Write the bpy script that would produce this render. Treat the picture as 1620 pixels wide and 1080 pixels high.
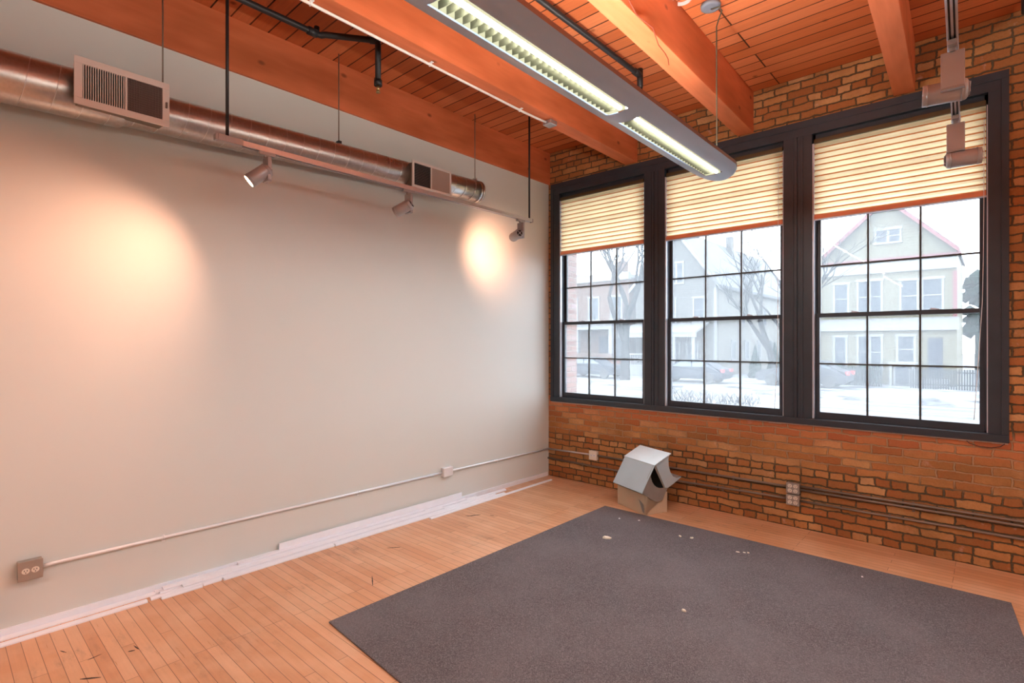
import bpy, bmesh, math, random
from mathutils import Vector, Matrix, Euler
random.seed(7)
PI = math.pi
SC = bpy.context.scene
for o in list(bpy.data.objects): bpy.data.objects.remove(o)
COL = SC.collection

# ------------------------------------------------------------------ camera, world, exposure
cam_d = bpy.data.cameras.new('camera'); cam = bpy.data.objects.new('camera', cam_d); COL.objects.link(cam)
cam.location = (3.991, -5.072, 1.6)
cam.rotation_euler = (PI/2, 0, math.radians(42.16))
cam_d.sensor_width = 36.0; cam_d.lens = 837/1620*36; cam_d.shift_y = 3/1620
cam_d.clip_start = 0.05; cam_d.clip_end = 500
SC.camera = cam
vs = SC.view_settings
SC.display_settings.display_device = 'sRGB'
vs.view_transform = 'Standard'; vs.look = 'None'; vs.exposure = 0.48; vs.gamma = 1.0; vs.use_curve_mapping = False
SC.cycles.use_denoising = True
SC.cycles.max_bounces = 10; SC.cycles.diffuse_bounces = 5; SC.cycles.transparent_max_bounces = 12
SC.cycles.sample_clamp_indirect = 6.0
SC.cycles.caustics_reflective = False; SC.cycles.caustics_refractive = False

world = bpy.data.worlds.new('overcast_sky'); SC.world = world; world.use_nodes = True
wn = world.node_tree; bg = wn.nodes['Background']
SKY = 6.0
bg.inputs['Color'].default_value = (0.86, 0.94, 1.0, 1); bg.inputs['Strength'].default_value = SKY

TUBE = 125.0       # radiance of the fluorescent tubes
UPL = 85.0         # radiance of the tubes that light the ceiling
SPOT_W = 60.0

# ------------------------------------------------------------------ node helpers
class N:
    def __init__(s, name):
        s.m = bpy.data.materials.new(name); s.m.use_nodes = True
        s.t = s.m.node_tree; s.t.nodes.clear()
        s.out = s.t.nodes.new('ShaderNodeOutputMaterial')
    def n(s, typ, ins=None, **props):
        x = s.t.nodes.new(typ)
        for k, v in props.items(): setattr(x, k, v)
        for k, v in (ins or {}).items():
            if isinstance(v, bpy.types.NodeSocket): s.t.links.new(v, x.inputs[k])
            else:
                if isinstance(v, tuple) and len(v) == 3 and x.inputs[k].type == 'RGBA': v = (*v, 1)
                x.inputs[k].default_value = v
        return x
    def math(s, op, a, b=0.0, c=None):
        x = s.t.nodes.new('ShaderNodeMath'); x.operation = op
        for i, v in enumerate((a, b, c)):
            if v is None: continue
            if isinstance(v, bpy.types.NodeSocket): s.t.links.new(v, x.inputs[i])
            else: x.inputs[i].default_value = v
        return x.outputs[0]
    def mix(s, fac, a, b, mode='MIX'):
        x = s.t.nodes.new('ShaderNodeMix'); x.data_type = 'RGBA'; x.blend_type = mode
        for i, v in ((0, fac), (6, a), (7, b)):
            if isinstance(v, bpy.types.NodeSocket): s.t.links.new(v, x.inputs[i])
            else: x.inputs[i].default_value = (*v, 1) if isinstance(v, tuple) and len(v) == 3 else v
        return x.outputs[2]
    def ramp(s, fac, stops):
        x = s.t.nodes.new('ShaderNodeValToRGB'); s.t.links.new(fac, x.inputs[0])
        e = x.color_ramp.elements
        while len(e) < len(stops): e.new(0.5)
        for el, (p, c) in zip(e, stops): el.position = p; el.color = (*c, 1) if len(c) == 3 else c
        return x.outputs[0]
    def step(s, v, a, b):
        x = s.t.nodes.new('ShaderNodeMapRange'); x.clamp = True
        s.t.links.new(v, x.inputs[0]); x.inputs[1].default_value = a; x.inputs[2].default_value = b
        return x.outputs[0]
    def coord(s, kind='Object'): return s.n('ShaderNodeTexCoord').outputs[kind]
    def mapping(s, v, scale=(1, 1, 1), loc=(0, 0, 0), rot=(0, 0, 0)):
        return s.n('ShaderNodeMapping', {'Vector': v, 'Scale': scale, 'Location': loc, 'Rotation': rot}).outputs[0]
    def noise(s, v, scale, detail=3.0, rough=0.55):
        return s.n('ShaderNodeTexNoise', {'Vector': v, 'Scale': scale, 'Detail': detail, 'Roughness': rough})
    def bsdf(s, color, rough=0.5, metal=0.0, bump=None, bstr=0.3, bdist=0.01, spec=0.5):
        ins = {'Base Color': color, 'Roughness': rough, 'Metallic': metal, 'Specular IOR Level': spec}
        if bump is not None:
            ins['Normal'] = s.n('ShaderNodeBump', {'Height': bump, 'Strength': bstr, 'Distance': bdist}).outputs[0]
        return s.n('ShaderNodeBsdfPrincipled', ins).outputs[0]
    def done(s, sh): s.t.links.new(sh, s.out.inputs[0]); return s.m

def plain(name, c, rough=0.5, metal=0.0, var=0.06, nscale=12.0, spec=0.5, bump=0.0):
    k = N(name); nz = k.noise(k.coord(), nscale)
    d = tuple(max(0, x*(1-var)) for x in c); l = tuple(min(1, x*(1+var)) for x in c)
    col = k.mix(nz.outputs[0], d, l)
    return k.done(k.bsdf(col, rough, metal, nz.outputs[0] if bump else None, bump, 0.002, spec))

def brick_mat(name, c1, c2, mort_lo, mort_hi, upper=True):
    k = N(name); co = k.coord()
    sx = k.n('ShaderNodeSeparateXYZ', {0: co})
    u = k.math('ADD', sx.outputs[0], sx.outputs[1])
    v = k.n('ShaderNodeCombineXYZ', {0: u, 1: sx.outputs[2]}).outputs[0]
    dn = k.noise(v, 9.0, 2.0)
    off = k.n('ShaderNodeVectorMath', {0: dn.outputs[1], 1: (0.5, 0.5, 0.5)}, operation='SUBTRACT').outputs[0]
    off = k.n('ShaderNodeVectorMath', {0: off, 'Scale': 0.030}, operation='SCALE').outputs[0]
    dn2 = k.noise(v, 40.0, 2.0)
    off2 = k.n('ShaderNodeVectorMath', {0: dn2.outputs[1], 1: (0.5, 0.5, 0.5)}, operation='SUBTRACT').outputs[0]
    off2 = k.n('ShaderNodeVectorMath', {0: off2, 'Scale': 0.014}, operation='SCALE').outputs[0]
    vv = k.n('ShaderNodeVectorMath', {0: v, 1: off}, operation='ADD').outputs[0]
    vv = k.n('ShaderNodeVectorMath', {0: vv, 1: off2}, operation='ADD').outputs[0]
    br = k.n('ShaderNodeTexBrick', {'Vector': vv, 'Color1': (0, 0, 0), 'Color2': (1, 1, 1), 'Mortar': (0.5, 0.5, 0.5), 'Scale': 1.0,
             'Mortar Size': 0.0075, 'Mortar Smooth': 0.45, 'Bias': 0.0, 'Brick Width': 0.205, 'Row Height': 0.0655},
             offset=0.5, squash=0.52, squash_frequency=7)
    base = k.ramp(br.outputs[0], [(0.0, tuple(a*0.72 for a in c1)), (0.3, c1), (0.6, c2), (0.85, tuple(min(1, a*b) for a, b in zip(c2, (1.12, 1.3, 1.5)))), (1.0, tuple(min(1, a*b) for a, b in zip(c2, (1.12, 1.4, 1.9))))])
    big = k.noise(v, 2.3, 4.0, 0.6); fine = k.noise(v, 60.0, 5.0, 0.7)
    base = k.mix(k.step(big.outputs[0], 0.35, 0.7), base, tuple(x*0.62 for x in c2), 'MIX')
    base = k.mix(0.55, base, k.mix(fine.outputs[0], (0.25, 0.2, 0.16), (1.0, 1.0, 1.0)), 'MULTIPLY')
    wp = k.noise(v, 7.0, 5.0, 0.7)
    base = k.mix(k.math('MULTIPLY', k.step(wp.outputs[0], 0.62, 0.74), 0.45), base, (0.72, 0.52, 0.44))
    base = k.mix(k.math('MULTIPLY', k.step(sx.outputs[2], 0.70, 0.90), k.math('SUBTRACT', 0.5, k.step(sx.outputs[2], 0.95, 1.0))), base, (0.66, 0.17, 0.085))
    z = k.math('ADD', sx.outputs[2], k.math('MULTIPLY', big.outputs[0], 0.14))
    f = k.math('MULTIPLY', k.step(z, 0.58, 0.66), k.math('SUBTRACT', 1.0, k.step(z, 0.98, 1.05)))
    mort = k.mix(f, mort_lo, mort_hi)
    mort = k.mix(0.5, mort, k.mix(fine.outputs[0], (0.4, 0.4, 0.4), (1, 1, 1)), 'MULTIPLY')
    col = k.mix(br.outputs[1], base, mort)
    h = k.math('SUBTRACT', k.math('MULTIPLY', fine.outputs[0], 0.35), br.outputs[1])
    return k.done(k.bsdf(col, 0.88, 0, h, 0.9, 0.012, 0.25))

def plank_mat(name, cols, width, length, gap, gapcol, axis='x', rough=0.45, stains=0.0, grain=0.35, knots=False, spec=0.5, gvar=0.0):
    # boards laid edge to edge; axis = direction they run
    k = N(name); co = k.coord(); sx = k.n('ShaderNodeSeparateXYZ', {0: co})
    a, b = (sx.outputs[0], sx.outputs[1]) if axis == 'x' else (sx.outputs[1], sx.outputs[0])
    v = k.n('ShaderNodeCombineXYZ', {0: a, 1: b}).outputs[0]
    br = k.n('ShaderNodeTexBrick', {'Vector': v, 'Color1': (0, 0, 0), 'Color2': (1, 1, 1), 'Mortar': (0.5, 0.5, 0.5), 'Scale': 1.0,
             'Mortar Size': gap, 'Mortar Smooth': 0.2, 'Bias': 0.0, 'Brick Width': length, 'Row Height': width}, offset=0.37, offset_frequency=3)
    base = k.ramp(br.outputs[0], [(0.0, cols[0]), (0.5, cols[1]), (1.0, cols[2])])
    gv = k.n('ShaderNodeVectorMath', {0: v, 1: (3.0, 60.0, 1.0)}, operation='MULTIPLY').outputs[0]
    shift = k.n('ShaderNodeVectorMath', {0: br.outputs[0], 'Scale': 40.0}, operation='SCALE').outputs[0]
    gv = k.n('ShaderNodeVectorMath', {0: gv, 1: shift}, operation='ADD').outputs[0]
    gr = k.noise(gv, 1.0, 5.0, 0.65)
    base = k.mix(grain, base, k.mix(gr.outputs[0], (0.35, 0.25, 0.2), (1.0, 1.0, 1.0)), 'MULTIPLY')
    if knots:
        vo = k.n('ShaderNodeTexVoronoi', {'Vector': v, 'Scale': 2.6, 'Randomness': 1.0})
        kn = k.math('SUBTRACT', 1.0, k.step(vo.outputs[0], 0.03, 0.075))
        base = k.mix(k.math('MULTIPLY', kn, 0.75), base, (0.10, 0.03, 0.01))
    if stains:
        s1 = k.noise(v, 1.3, 6.0, 0.72); s2 = k.noise(k.mapping(v, (1, 4, 1)), 5.0, 5.0, 0.75)
        st = k.math('MULTIPLY', k.step(s1.outputs[0], 0.5, 0.68), k.step(s2.outputs[0], 0.5, 0.72))
        base = k.mix(k.math('MULTIPLY', st, stains), base, (0.16, 0.09, 0.05))
        s3 = k.noise(v, 3.0, 3.0); base = k.mix(k.math('MULTIPLY', k.step(s3.outputs[0], 0.45, 0.75), 0.35), base, (0.88, 0.62, 0.42))
    g = br.outputs[1]
    if gvar:
        gn = k.noise(v, 1.7, 2.0); g = k.math('MULTIPLY', g, k.math('MULTIPLY_ADD', gn.outputs[0], gvar, 1-gvar*0.5))
    col = k.mix(g, base, gapcol)
    h = k.math('SUBTRACT', k.math('MULTIPLY', gr.outputs[0], 0.15), br.outputs[1])
    rr = k.math('MULTIPLY_ADD', gr.outputs[0], 0.2, rough-0.1)
    return k.done(k.bsdf(col, rr, 0, h, 0.5, 0.004, spec))

def timber_mat(name, c_lo, c_hi):
    k = N(name); co = k.coord()
    v = k.mapping(co, (14, 0.9, 14)); gr = k.noise(v, 1.5, 6.0, 0.6)
    col = k.mix(gr.outputs[0], c_lo, c_hi)
    bl = k.noise(k.mapping(co, (3, 0.8, 3)), 1.2, 3.0)
    col = k.mix(k.step(bl.outputs[0], 0.4, 0.75), col, tuple(x*0.72 for x in c_lo))
    vo = k.n('ShaderNodeTexVoronoi', {'Vector': k.mapping(co, (1.6, 1.0, 1.6)), 'Scale': 2.4})
    kn = k.math('SUBTRACT', 1.0, k.step(vo.outputs[0], 0.035, 0.085))
    col = k.mix(k.math('MULTIPLY', kn, 0.7), col, (0.12, 0.03, 0.01))
    return k.done(k.bsdf(col, 0.6, 0, gr.outputs[0], 0.3, 0.004, 0.3))

def emit_mat(name, c, s):
    k = N(name); return k.done(k.n('ShaderNodeEmission', {'Color': c, 'Strength': s}).outputs[0])

M = {}
M['brick'] = brick_mat('old_common_brick', (0.52, 0.19, 0.065), (0.66, 0.31, 0.11), (0.13, 0.095, 0.055), (0.50, 0.31, 0.17))
M['brick_out'] = brick_mat('outside_brick', (0.34, 0.16, 0.12), (0.40, 0.22, 0.17), (0.34, 0.29, 0.25), (0.34, 0.29, 0.25))
M['brick_far'] = brick_mat('far_brick', (0.13, 0.065, 0.042), (0.15, 0.085, 0.058), (0.14, 0.11, 0.09), (0.14, 0.11, 0.09))
M['floor'] = plank_mat('maple_strip_floor', ((0.70, 0.345, 0.172), (0.76, 0.405, 0.210), (0.82, 0.465, 0.262)), 0.0585, 0.95, 0.0014, (0.19, 0.085, 0.038), 'x', 0.31, 0.85, 0.4, spec=0.5)
M['deck'] = plank_mat('ceiling_plank', ((0.58, 0.150, 0.045), (0.68, 0.195, 0.065), (0.78, 0.26, 0.105)), 0.130, 2.6, 0.0058, (0.05, 0.015, 0.004), 'x', 0.62, 0, 0.6, True, spec=0.25, gvar=1.2)
M['timber'] = timber_mat('fir_timber', (0.54, 0.135, 0.042), (0.80, 0.235, 0.105))
def wall_mat():
    k = N('painted_drywall'); nz = k.noise(k.coord(), 220.0, 2.0); big = k.noise(k.coord(), 0.9, 3.0)
    c = k.mix(big.outputs[0], (0.625, 0.655, 0.62), (0.665, 0.695, 0.665))
    return k.done(k.bsdf(c, 0.55, 0, nz.outputs[0], 0.08, 0.001, 0.3))
M['drywall'] = wall_mat()
M['frame'] = plain('charcoal_paint', (0.028, 0.037, 0.050), 0.42, 0, 0.25, 9)
M['liner'] = plain('pale_jamb_liner', (0.55, 0.60, 0.68), 0.35, 0.3)
M['muntin'] = plain('dark_muntin', (0.028, 0.026, 0.022), 0.5)
M['white'] = plain('white_paint', (0.82, 0.82, 0.83), 0.45)
M['white_trim'] = plain('white_moulding', (0.84, 0.87, 0.93), 0.4)
M['black'] = plain('black_pipe', (0.012, 0.011, 0.012), 0.5)
M['brass'] = plain('brass', (0.55, 0.42, 0.20), 0.35, 1.0)
M['fix'] = plain('fixture_grey_paint', (0.38, 0.49, 0.62), 0.40, 0.0, 0.04)
M['fixedge'] = plain('fixture_edge', (0.26, 0.17, 0.15), 0.4, 0.3)
M['silver'] = plain('silver_track', (0.62, 0.62, 0.64), 0.32, 0.75)
M['head'] = plain('spot_head_paint', (0.38, 0.38, 0.395), 0.38, 0.35, 0.05)
M['groove'] = plain('track_groove', (0.06, 0.06, 0.06), 0.6)
M['register'] = plain('register_enamel', (0.70, 0.64, 0.60), 0.45, 0, 0.04)
M['darkgap'] = plain('vent_inside', (0.012, 0.012, 0.014), 0.9)
M['mesh_brown'] = plain('vent_mesh', (0.17, 0.125, 0.11), 0.6, 0.3)
M['cable'] = plain('pendant_cord', (0.07, 0.06, 0.035), 0.6)
M['plate'] = plain('outlet_plate', (0.40, 0.37, 0.33), 0.4, 0.6)
M['ivory'] = plain('ivory_socket', (0.78, 0.72, 0.62), 0.45)
M['slot'] = plain('socket_slot', (0.05, 0.04, 0.035), 0.7)
M['conduit'] = plain('galvanised_conduit', (0.60, 0.60, 0.62), 0.33, 0.85)
M['conduit_pale'] = plain('pale_zinc_conduit', (0.80, 0.82, 0.84), 0.4, 0.25)
M['conduit_white'] = plain('painted_conduit', (0.78, 0.76, 0.72), 0.4, 0.1)
M['conduit_dull'] = plain('dull_conduit', (0.24, 0.19, 0.15), 0.5, 0.6)
M['sheet'] = plain('blue_grey_sheet', (0.48, 0.62, 0.70), 0.38, 0.15, 0.10, 5)
M['sheet_in'] = plain('sheet_inside', (0.30, 0.29, 0.27), 0.5, 0.3, 0.2, 8)
M['tan'] = plain('tan_board', (0.55, 0.44, 0.31), 0.75, 0, 0.12, 6)
M['plaster'] = plain('plaster_scrap', (0.85, 0.80, 0.66), 0.8, 0, 0.15, 60)
M['grime'] = plain('dark_scuff', (0.045, 0.03, 0.025), 0.7)
M['crack'] = plain('wood_crack', (0.20, 0.03, 0.01), 0.9)
def galv():
    k = N('galvanised_duct'); co = k.coord()
    vo = k.n('ShaderNodeTexVoronoi', {'Vector': co, 'Scale': 60.0}); nz = k.noise(co, 5.0, 3.0)
    c = k.mix(k.math('MULTIPLY', vo.outputs[0], 0.6), (0.50, 0.47, 0.44), (0.64, 0.62, 0.60))
    r = k.math('MULTIPLY_ADD', nz.outputs[0], 0.16, 0.22)
    return k.done(k.bsdf(c, r, 0.95))
M['galv'] = galv()
def rug():
    k = N('charcoal_carpet'); co = k.coord()
    f = k.noise(co, 170.0, 3.0, 0.8); m = k.noise(co, 14.0, 4.0, 0.7); b = k.noise(co, 1.6, 3.0)
    c = k.ramp(f.outputs[0], [(0.28, (0.026, 0.022, 0.023)), (0.5, (0.125, 0.112, 0.116)), (0.72, (0.34, 0.31, 0.315))])
    c = k.mix(k.math('MULTIPLY', m.outputs[0], 0.5), c, (0.165, 0.145, 0.15))
    c = k.mix(k.step(b.outputs[0], 0.4, 0.7), c, k.mix(0.45, c, (0.21, 0.195, 0.20)))
    return k.done(k.bsdf(c, 0.95, 0, f.outputs[0], 1.0, 0.004, 0.15))
M['rug'] = rug()
def fabric(name, tr, df, f):
    k = N(name); nz = k.noise(k.mapping(k.coord(), (40, 40, 260)), 2.0, 3.0)
    t = k.n('ShaderNodeBsdfTranslucent', {'Color': k.mix(nz.outputs[0], tuple(x*0.9 for x in tr), tr)}).outputs[0]
    d = k.n('ShaderNodeBsdfDiffuse', {'Color': df}).outputs[0]
    return k.done(k.n('ShaderNodeMixShader', {0: f, 1: d, 2: t}).outputs[0])
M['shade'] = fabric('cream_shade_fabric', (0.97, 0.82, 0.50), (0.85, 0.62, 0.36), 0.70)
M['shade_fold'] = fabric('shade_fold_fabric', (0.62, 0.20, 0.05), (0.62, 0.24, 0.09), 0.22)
M['shade_rail'] = plain('shade_bottom_rail', (0.85, 0.35, 0.19), 0.5)
M['headrail'] = plain('bronze_headrail', (0.09, 0.065, 0.03), 0.45, 0.3)
def glass():
    k = N('hazy_window_glass')
    tr = k.n('ShaderNodeBsdfTransparent', {0: (0.97, 0.98, 1.0)}).outputs[0]
    tl = k.n('ShaderNodeBsdfTranslucent', {0: (0.9, 0.95, 1.0)}).outputs[0]
    gl = k.n('ShaderNodeBsdfGlossy', {'Color': (1, 1, 1), 'Roughness': 0.02}).outputs[0]
    a = k.n('ShaderNodeMixShader', {0: 0.09, 1: tr, 2: tl}).outputs[0]  # translucent share veils the outdoor view; haze put into the pane
    fr = k.math('MULTIPLY', k.n('ShaderNodeFresnel', {'IOR': 1.35}).outputs[0], 0.3)
    return k.done(k.n('ShaderNodeMixShader', {0: fr, 1: a, 2: gl}).outputs[0])
M['glass'] = glass()
M['tube'] = emit_mat('fluorescent_tube', (1.0, 0.985, 0.95), TUBE)
M['uptube'] = emit_mat('fluorescent_uplight', (1.0, 0.93, 0.84), UPL)
M['louver_glow'] = emit_mat('self_lit_reflector', (1.0, 0.98, 0.62), 0.62)  # emission stands in for tube light bouncing off the reflector
M['louver'] = plain('louver_blade', (0.035, 0.035, 0.018), 0.6)
M['bulb'] = emit_mat('halogen_bulb', (1.0, 0.62, 0.35), 25.0)

# outdoors
def snow():
    k = N('trodden_snow'); co = k.coord(); nz = k.noise(co, 0.8, 5.0, 0.65)
    c = k.ramp(nz.outputs[0], [(0.36, (0.035, 0.037, 0.04)), (0.44, (0.08, 0.085, 0.095)), (0.53, (0.18, 0.19, 0.20))])
    return k.done(k.bsdf(c, 0.9, 0, nz.outputs[0], 0.6, 0.05, 0.1))
M['snow'] = snow()
def road():
    k = N('slushy_asphalt'); co = k.coord(); nz = k.noise(k.mapping(co, (0.08, 1.6, 1)), 1.0, 4.0, 0.6)
    c = k.ramp(nz.outputs[0], [(0.44, (0.02, 0.024, 0.03)), (0.51, (0.055, 0.062, 0.07)), (0.58, (0.16, 0.17, 0.18))])
    return k.done(k.bsdf(c, 0.6))
M['road'] = road()
def siding(name, c):
    k = N(name); sx = k.n('ShaderNodeSeparateXYZ', {0: k.coord()})
    w = k.math('FRACT', k.math('DIVIDE', sx.outputs[2], 0.16))
    col = k.mix(k.step(w, 0.0, 0.14), tuple(x*0.72 for x in c), c)
    return k.done(k.bsdf(col, 0.7, 0, w, 0.5, 0.02, 0.2))
M['cream_siding'] = siding('cream_siding', (0.110, 0.101, 0.070))
M['grey_siding'] = siding('grey_siding', (0.075, 0.072, 0.066))
M['pale_siding'] = siding('pale_siding', (0.12, 0.115, 0.10))
M['out_white'] = plain('weathered_white', (0.15, 0.155, 0.16), 0.6)
M['out_red'] = plain('faded_red_trim', (0.12, 0.03, 0.033), 0.6)
M['roof'] = plain('grey_shingle', (0.055, 0.06, 0.07), 0.9, 0, 0.3, 3)
M['pane'] = plain('far_window_pane', (0.028, 0.035, 0.045), 0.4, 0, 0.06, 12, 0.25)
M['far_door'] = plain('far_door_paint', (0.03, 0.033, 0.045), 0.7, 0, 0.06, 12, 0.1)
M['bark'] = plain('bark', (0.018, 0.017, 0.017), 0.95, 0, 0.3, 6, 0.05)
M['needle'] = plain('evergreen_needles', (0.007, 0.017, 0.012), 0.95, 0, 0.5, 9, 0.05)
M['hedge'] = plain('snowy_hedge', (0.028, 0.042, 0.032), 0.95, 0, 0.7, 5, 0.05)
M['car'] = plain('dark_car_paint', (0.018, 0.022, 0.03), 0.6, 0, 0.06, 12, 0.15)
M['car2'] = plain('snow_dusted_car_paint', (0.045, 0.047, 0.053), 0.8, 0, 0.5, 3, 0.1)
M['carglass'] = plain('car_glass', (0.10, 0.12, 0.14), 0.15)
M['tyre'] = plain('tyre_rubber', (0.03, 0.03, 0.03), 0.8)
M['tail'] = plain('tail_lamp_lens', (0.45, 0.05, 0.05), 0.3)
M['fence'] = plain('dark_picket', (0.02, 0.024, 0.028), 0.8, 0, 0.1, 12, 0.1)

# ------------------------------------------------------------------ mesh helpers
class G:
    def __init__(s): s.b = bmesh.new(); s.mi = 0
    def face(s, vs_, mi=None):
        try: f = s.b.faces.new(vs_)
        except ValueError: return None
        f.material_index = s.mi if mi is None else mi; return f
    def poly(s, pts, mi=None): return s.face([s.b.verts.new(p) for p in pts], mi)
    def box(s, x0, x1, y0, y1, z0, z1, mi=None, mat=None):
        P = [Vector(p) for p in ((x0,y0,z0),(x1,y0,z0),(x1,y1,z0),(x0,y1,z0),(x0,y0,z1),(x1,y0,z1),(x1,y1,z1),(x0,y1,z1))]
        if mat is not None: P = [mat @ p for p in P]
        v = [s.b.verts.new(p) for p in P]
        for q in ((3,2,1,0),(4,5,6,7),(0,1,5,4),(1,2,6,5),(2,3,7,6),(3,0,4,7)): s.face([v[i] for i in q], mi)
        return s
    def prism(s, pts, d, mi=None):   # closed polygon extruded by vector d
        d = Vector(d); a = [s.b.verts.new(p) for p in pts]; b = [s.b.verts.new(Vector(p)+d) for p in pts]
        n = len(a); s.face(a[::-1], mi); s.face(b, mi)
        for i in range(n): s.face([a[i], a[(i+1) % n], b[(i+1) % n], b[i]], mi)
        return s
    def sheet(s, pts, d, t=0.003, mi=None):   # open polyline extruded by d, thickness t
        pts = [Vector(p) for p in pts]; d = Vector(d); n = len(pts); offs = []
        for i in range(n):
            a = pts[max(0, i-1)]; c = pts[min(n-1, i+1)]
            offs.append((c-a).cross(d).normalized()*t)
        return s.prism([*pts, *[pts[i]+offs[i] for i in range(n-1, -1, -1)]], d, mi)
    def tube(s, pts, r, seg=10, mi=None, caps=True):
        pts = [Vector(p) for p in pts]; n = len(pts); rings = []
        rr = r if isinstance(r, (list, tuple)) else [r]*n
        up = None
        for i in range(n):
            t = (pts[min(n-1, i+1)]-pts[max(0, i-1)]).normalized()
            if up is None: up = Vector((0, 0, 1)) if abs(t.z) < 0.9 else Vector((1, 0, 0))
            a = t.cross(up).normalized(); bb = a.cross(t).normalized(); up = bb
            rings.append([s.b.verts.new(pts[i]+(a*math.cos(2*PI*k/seg)+bb*math.sin(2*PI*k/seg))*rr[i]) for k in range(seg)])
        for i in range(n-1):
            for k in range(seg):
                f = s.face([rings[i][k], rings[i][(k+1) % seg], rings[i+1][(k+1) % seg], rings[i+1][k]], mi)
                if f: f.smooth = True
        if caps: s.face(rings[0][::-1], mi); s.face(rings[-1], mi)
        return s
    def ball(s, c, r, mi=None, sub=2, jit=0.0, sc=(1, 1, 1)):
        q = bmesh.ops.create_icosphere(s.b, subdivisions=sub, radius=1.0)
        for v in q['verts']:
            j = 1+random.uniform(-jit, jit); v.co = Vector((c[0]+v.co.x*r*j*sc[0], c[1]+v.co.y*r*j*sc[1], c[2]+v.co.z*r*j*sc[2]))
        fs = set(f for v in q['verts'] for f in v.link_faces)
        for f in fs: f.material_index = s.mi if mi is None else mi; f.smooth = jit == 0
        return s
    def build(s, name, mats, parent=None, bevel=0.0, origin=None, fix=True):
        if not isinstance(mats, (list, tuple)): mats = [mats]
        if fix: bmesh.ops.recalc_face_normals(s.b, faces=s.b.faces[:])
        if parent is not None:
            off = world_loc(parent); pos = Vector((0, 0, 0))
        elif origin == 'world': off = Vector((0, 0, 0)); pos = off
        else:
            xs = [v.co for v in s.b.verts]
            off = Vector((sum(c.x for c in xs)/len(xs), sum(c.y for c in xs)/len(xs), min(c.z for c in xs))); pos = off
        for v in s.b.verts: v.co -= off
        me = bpy.data.meshes.new(name); s.b.to_mesh(me); s.b.free()
        for m in mats: me.materials.append(m)
        o = bpy.data.objects.new(name, me); o.location = pos; COL.objects.link(o)
        if parent is not None: o.parent = parent
        if bevel:
            md = o.modifiers.new('bevel', 'BEVEL'); md.width = bevel; md.segments = 2; md.limit_method = 'ANGLE'
        return o
def world_loc(o):
    p = Vector(o.location)
    while o.parent: o = o.parent; p += o.location
    return p
def tag(o, label, cat, group=None, kind=None):
    o['label'] = label; o['category'] = cat
    if group: o['group'] = group
    if kind: o['kind'] = kind
    return o
def thing(name, loc, label, cat, group=None):
    o = bpy.data.objects.new(name, None); o.location = loc; o.empty_display_size = 0.1; COL.objects.link(o)
    return tag(o, label, cat, group)
def struct(o): o['kind'] = 'structure'; return o
def copy_tree(o, parent=None, **kw):
    c = o.copy(); COL.objects.link(c)
    if parent is not None: c.parent = parent
    for ch in o.children: copy_tree(ch, c)
    return c
def bx(*a): return G().box(*a)

# ------------------------------------------------------------------ room shell
X1, Y0, H = 7.2, -9.0, 3.9
WX0, WX1, WZ0, WZ1 = 0.045, 4.085, 0.905, 3.512
struct(bx(-0.3, X1+0.3, Y0-0.3, 0.0, -0.15, 0.0).build('floor', M['floor'], origin='world'))
struct(bx(-0.3, X1+0.3, Y0-0.3, 0.36, H, H+0.12).build('ceiling', M['deck'], origin='world'))
struct(bx(-0.2, 0.0, Y0-0.2, 0.0, 0.0, H).build('wall_left', M['drywall'], origin='world'))
struct(bx(X1, X1+0.2, Y0-0.2, 0.0, 0.0, H).build('wall_right', M['drywall'], origin='world'))
struct(bx(-0.2, X1+0.2, Y0-0.2, Y0, 0.0, H).build('wall_rear', M['drywall'], origin='world'))
g = G()
def hole_wall(g, y0, y1, xa, xb, za, zb, mi=None):
    # wall with one opening as a single closed ring
    for (x0, x1, z0, z1) in ((-0.3, xa, -0.15, H), (xb, X1+0.3, -0.15, H), (xa, xb, -0.15, za), (xa, xb, zb, H)):
        g.box(x0, x1, y0, y1, z0, z1, mi)
hole_wall(g, 0.0, 0.20, WX0, WX1, WZ0, WZ1)
struct(g.build('wall_front', M['brick'], origin='world'))
g = G(); hole_wall(g, 0.201, 0.42, 0.12, 4.03, 0.86, 3.42)
struct(g.build('wall_front_outside', M['brick_out'], origin='world'))
# rough mortar bed under the casing
g = G()
x = 0.05
while x < 4.07:
    w = random.uniform(0.08, 0.22); x2 = min(4.08, x+w)
    g.box(x, x2, -0.008-random.random()*0.004, 0.01, 0.893+random.uniform(-0.004, 0.002), 0.906); x = x2
struct(g.build('trim_2', plain('pale_mortar', (0.62, 0.50, 0.42), 0.9, 0, 0.2, 40), origin='world'))
struct(bx(0.0, 0.012, Y0, -0.03, 0.0, 0.045).build('baseboard_left', M['white_trim'], origin='world'))

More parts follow.
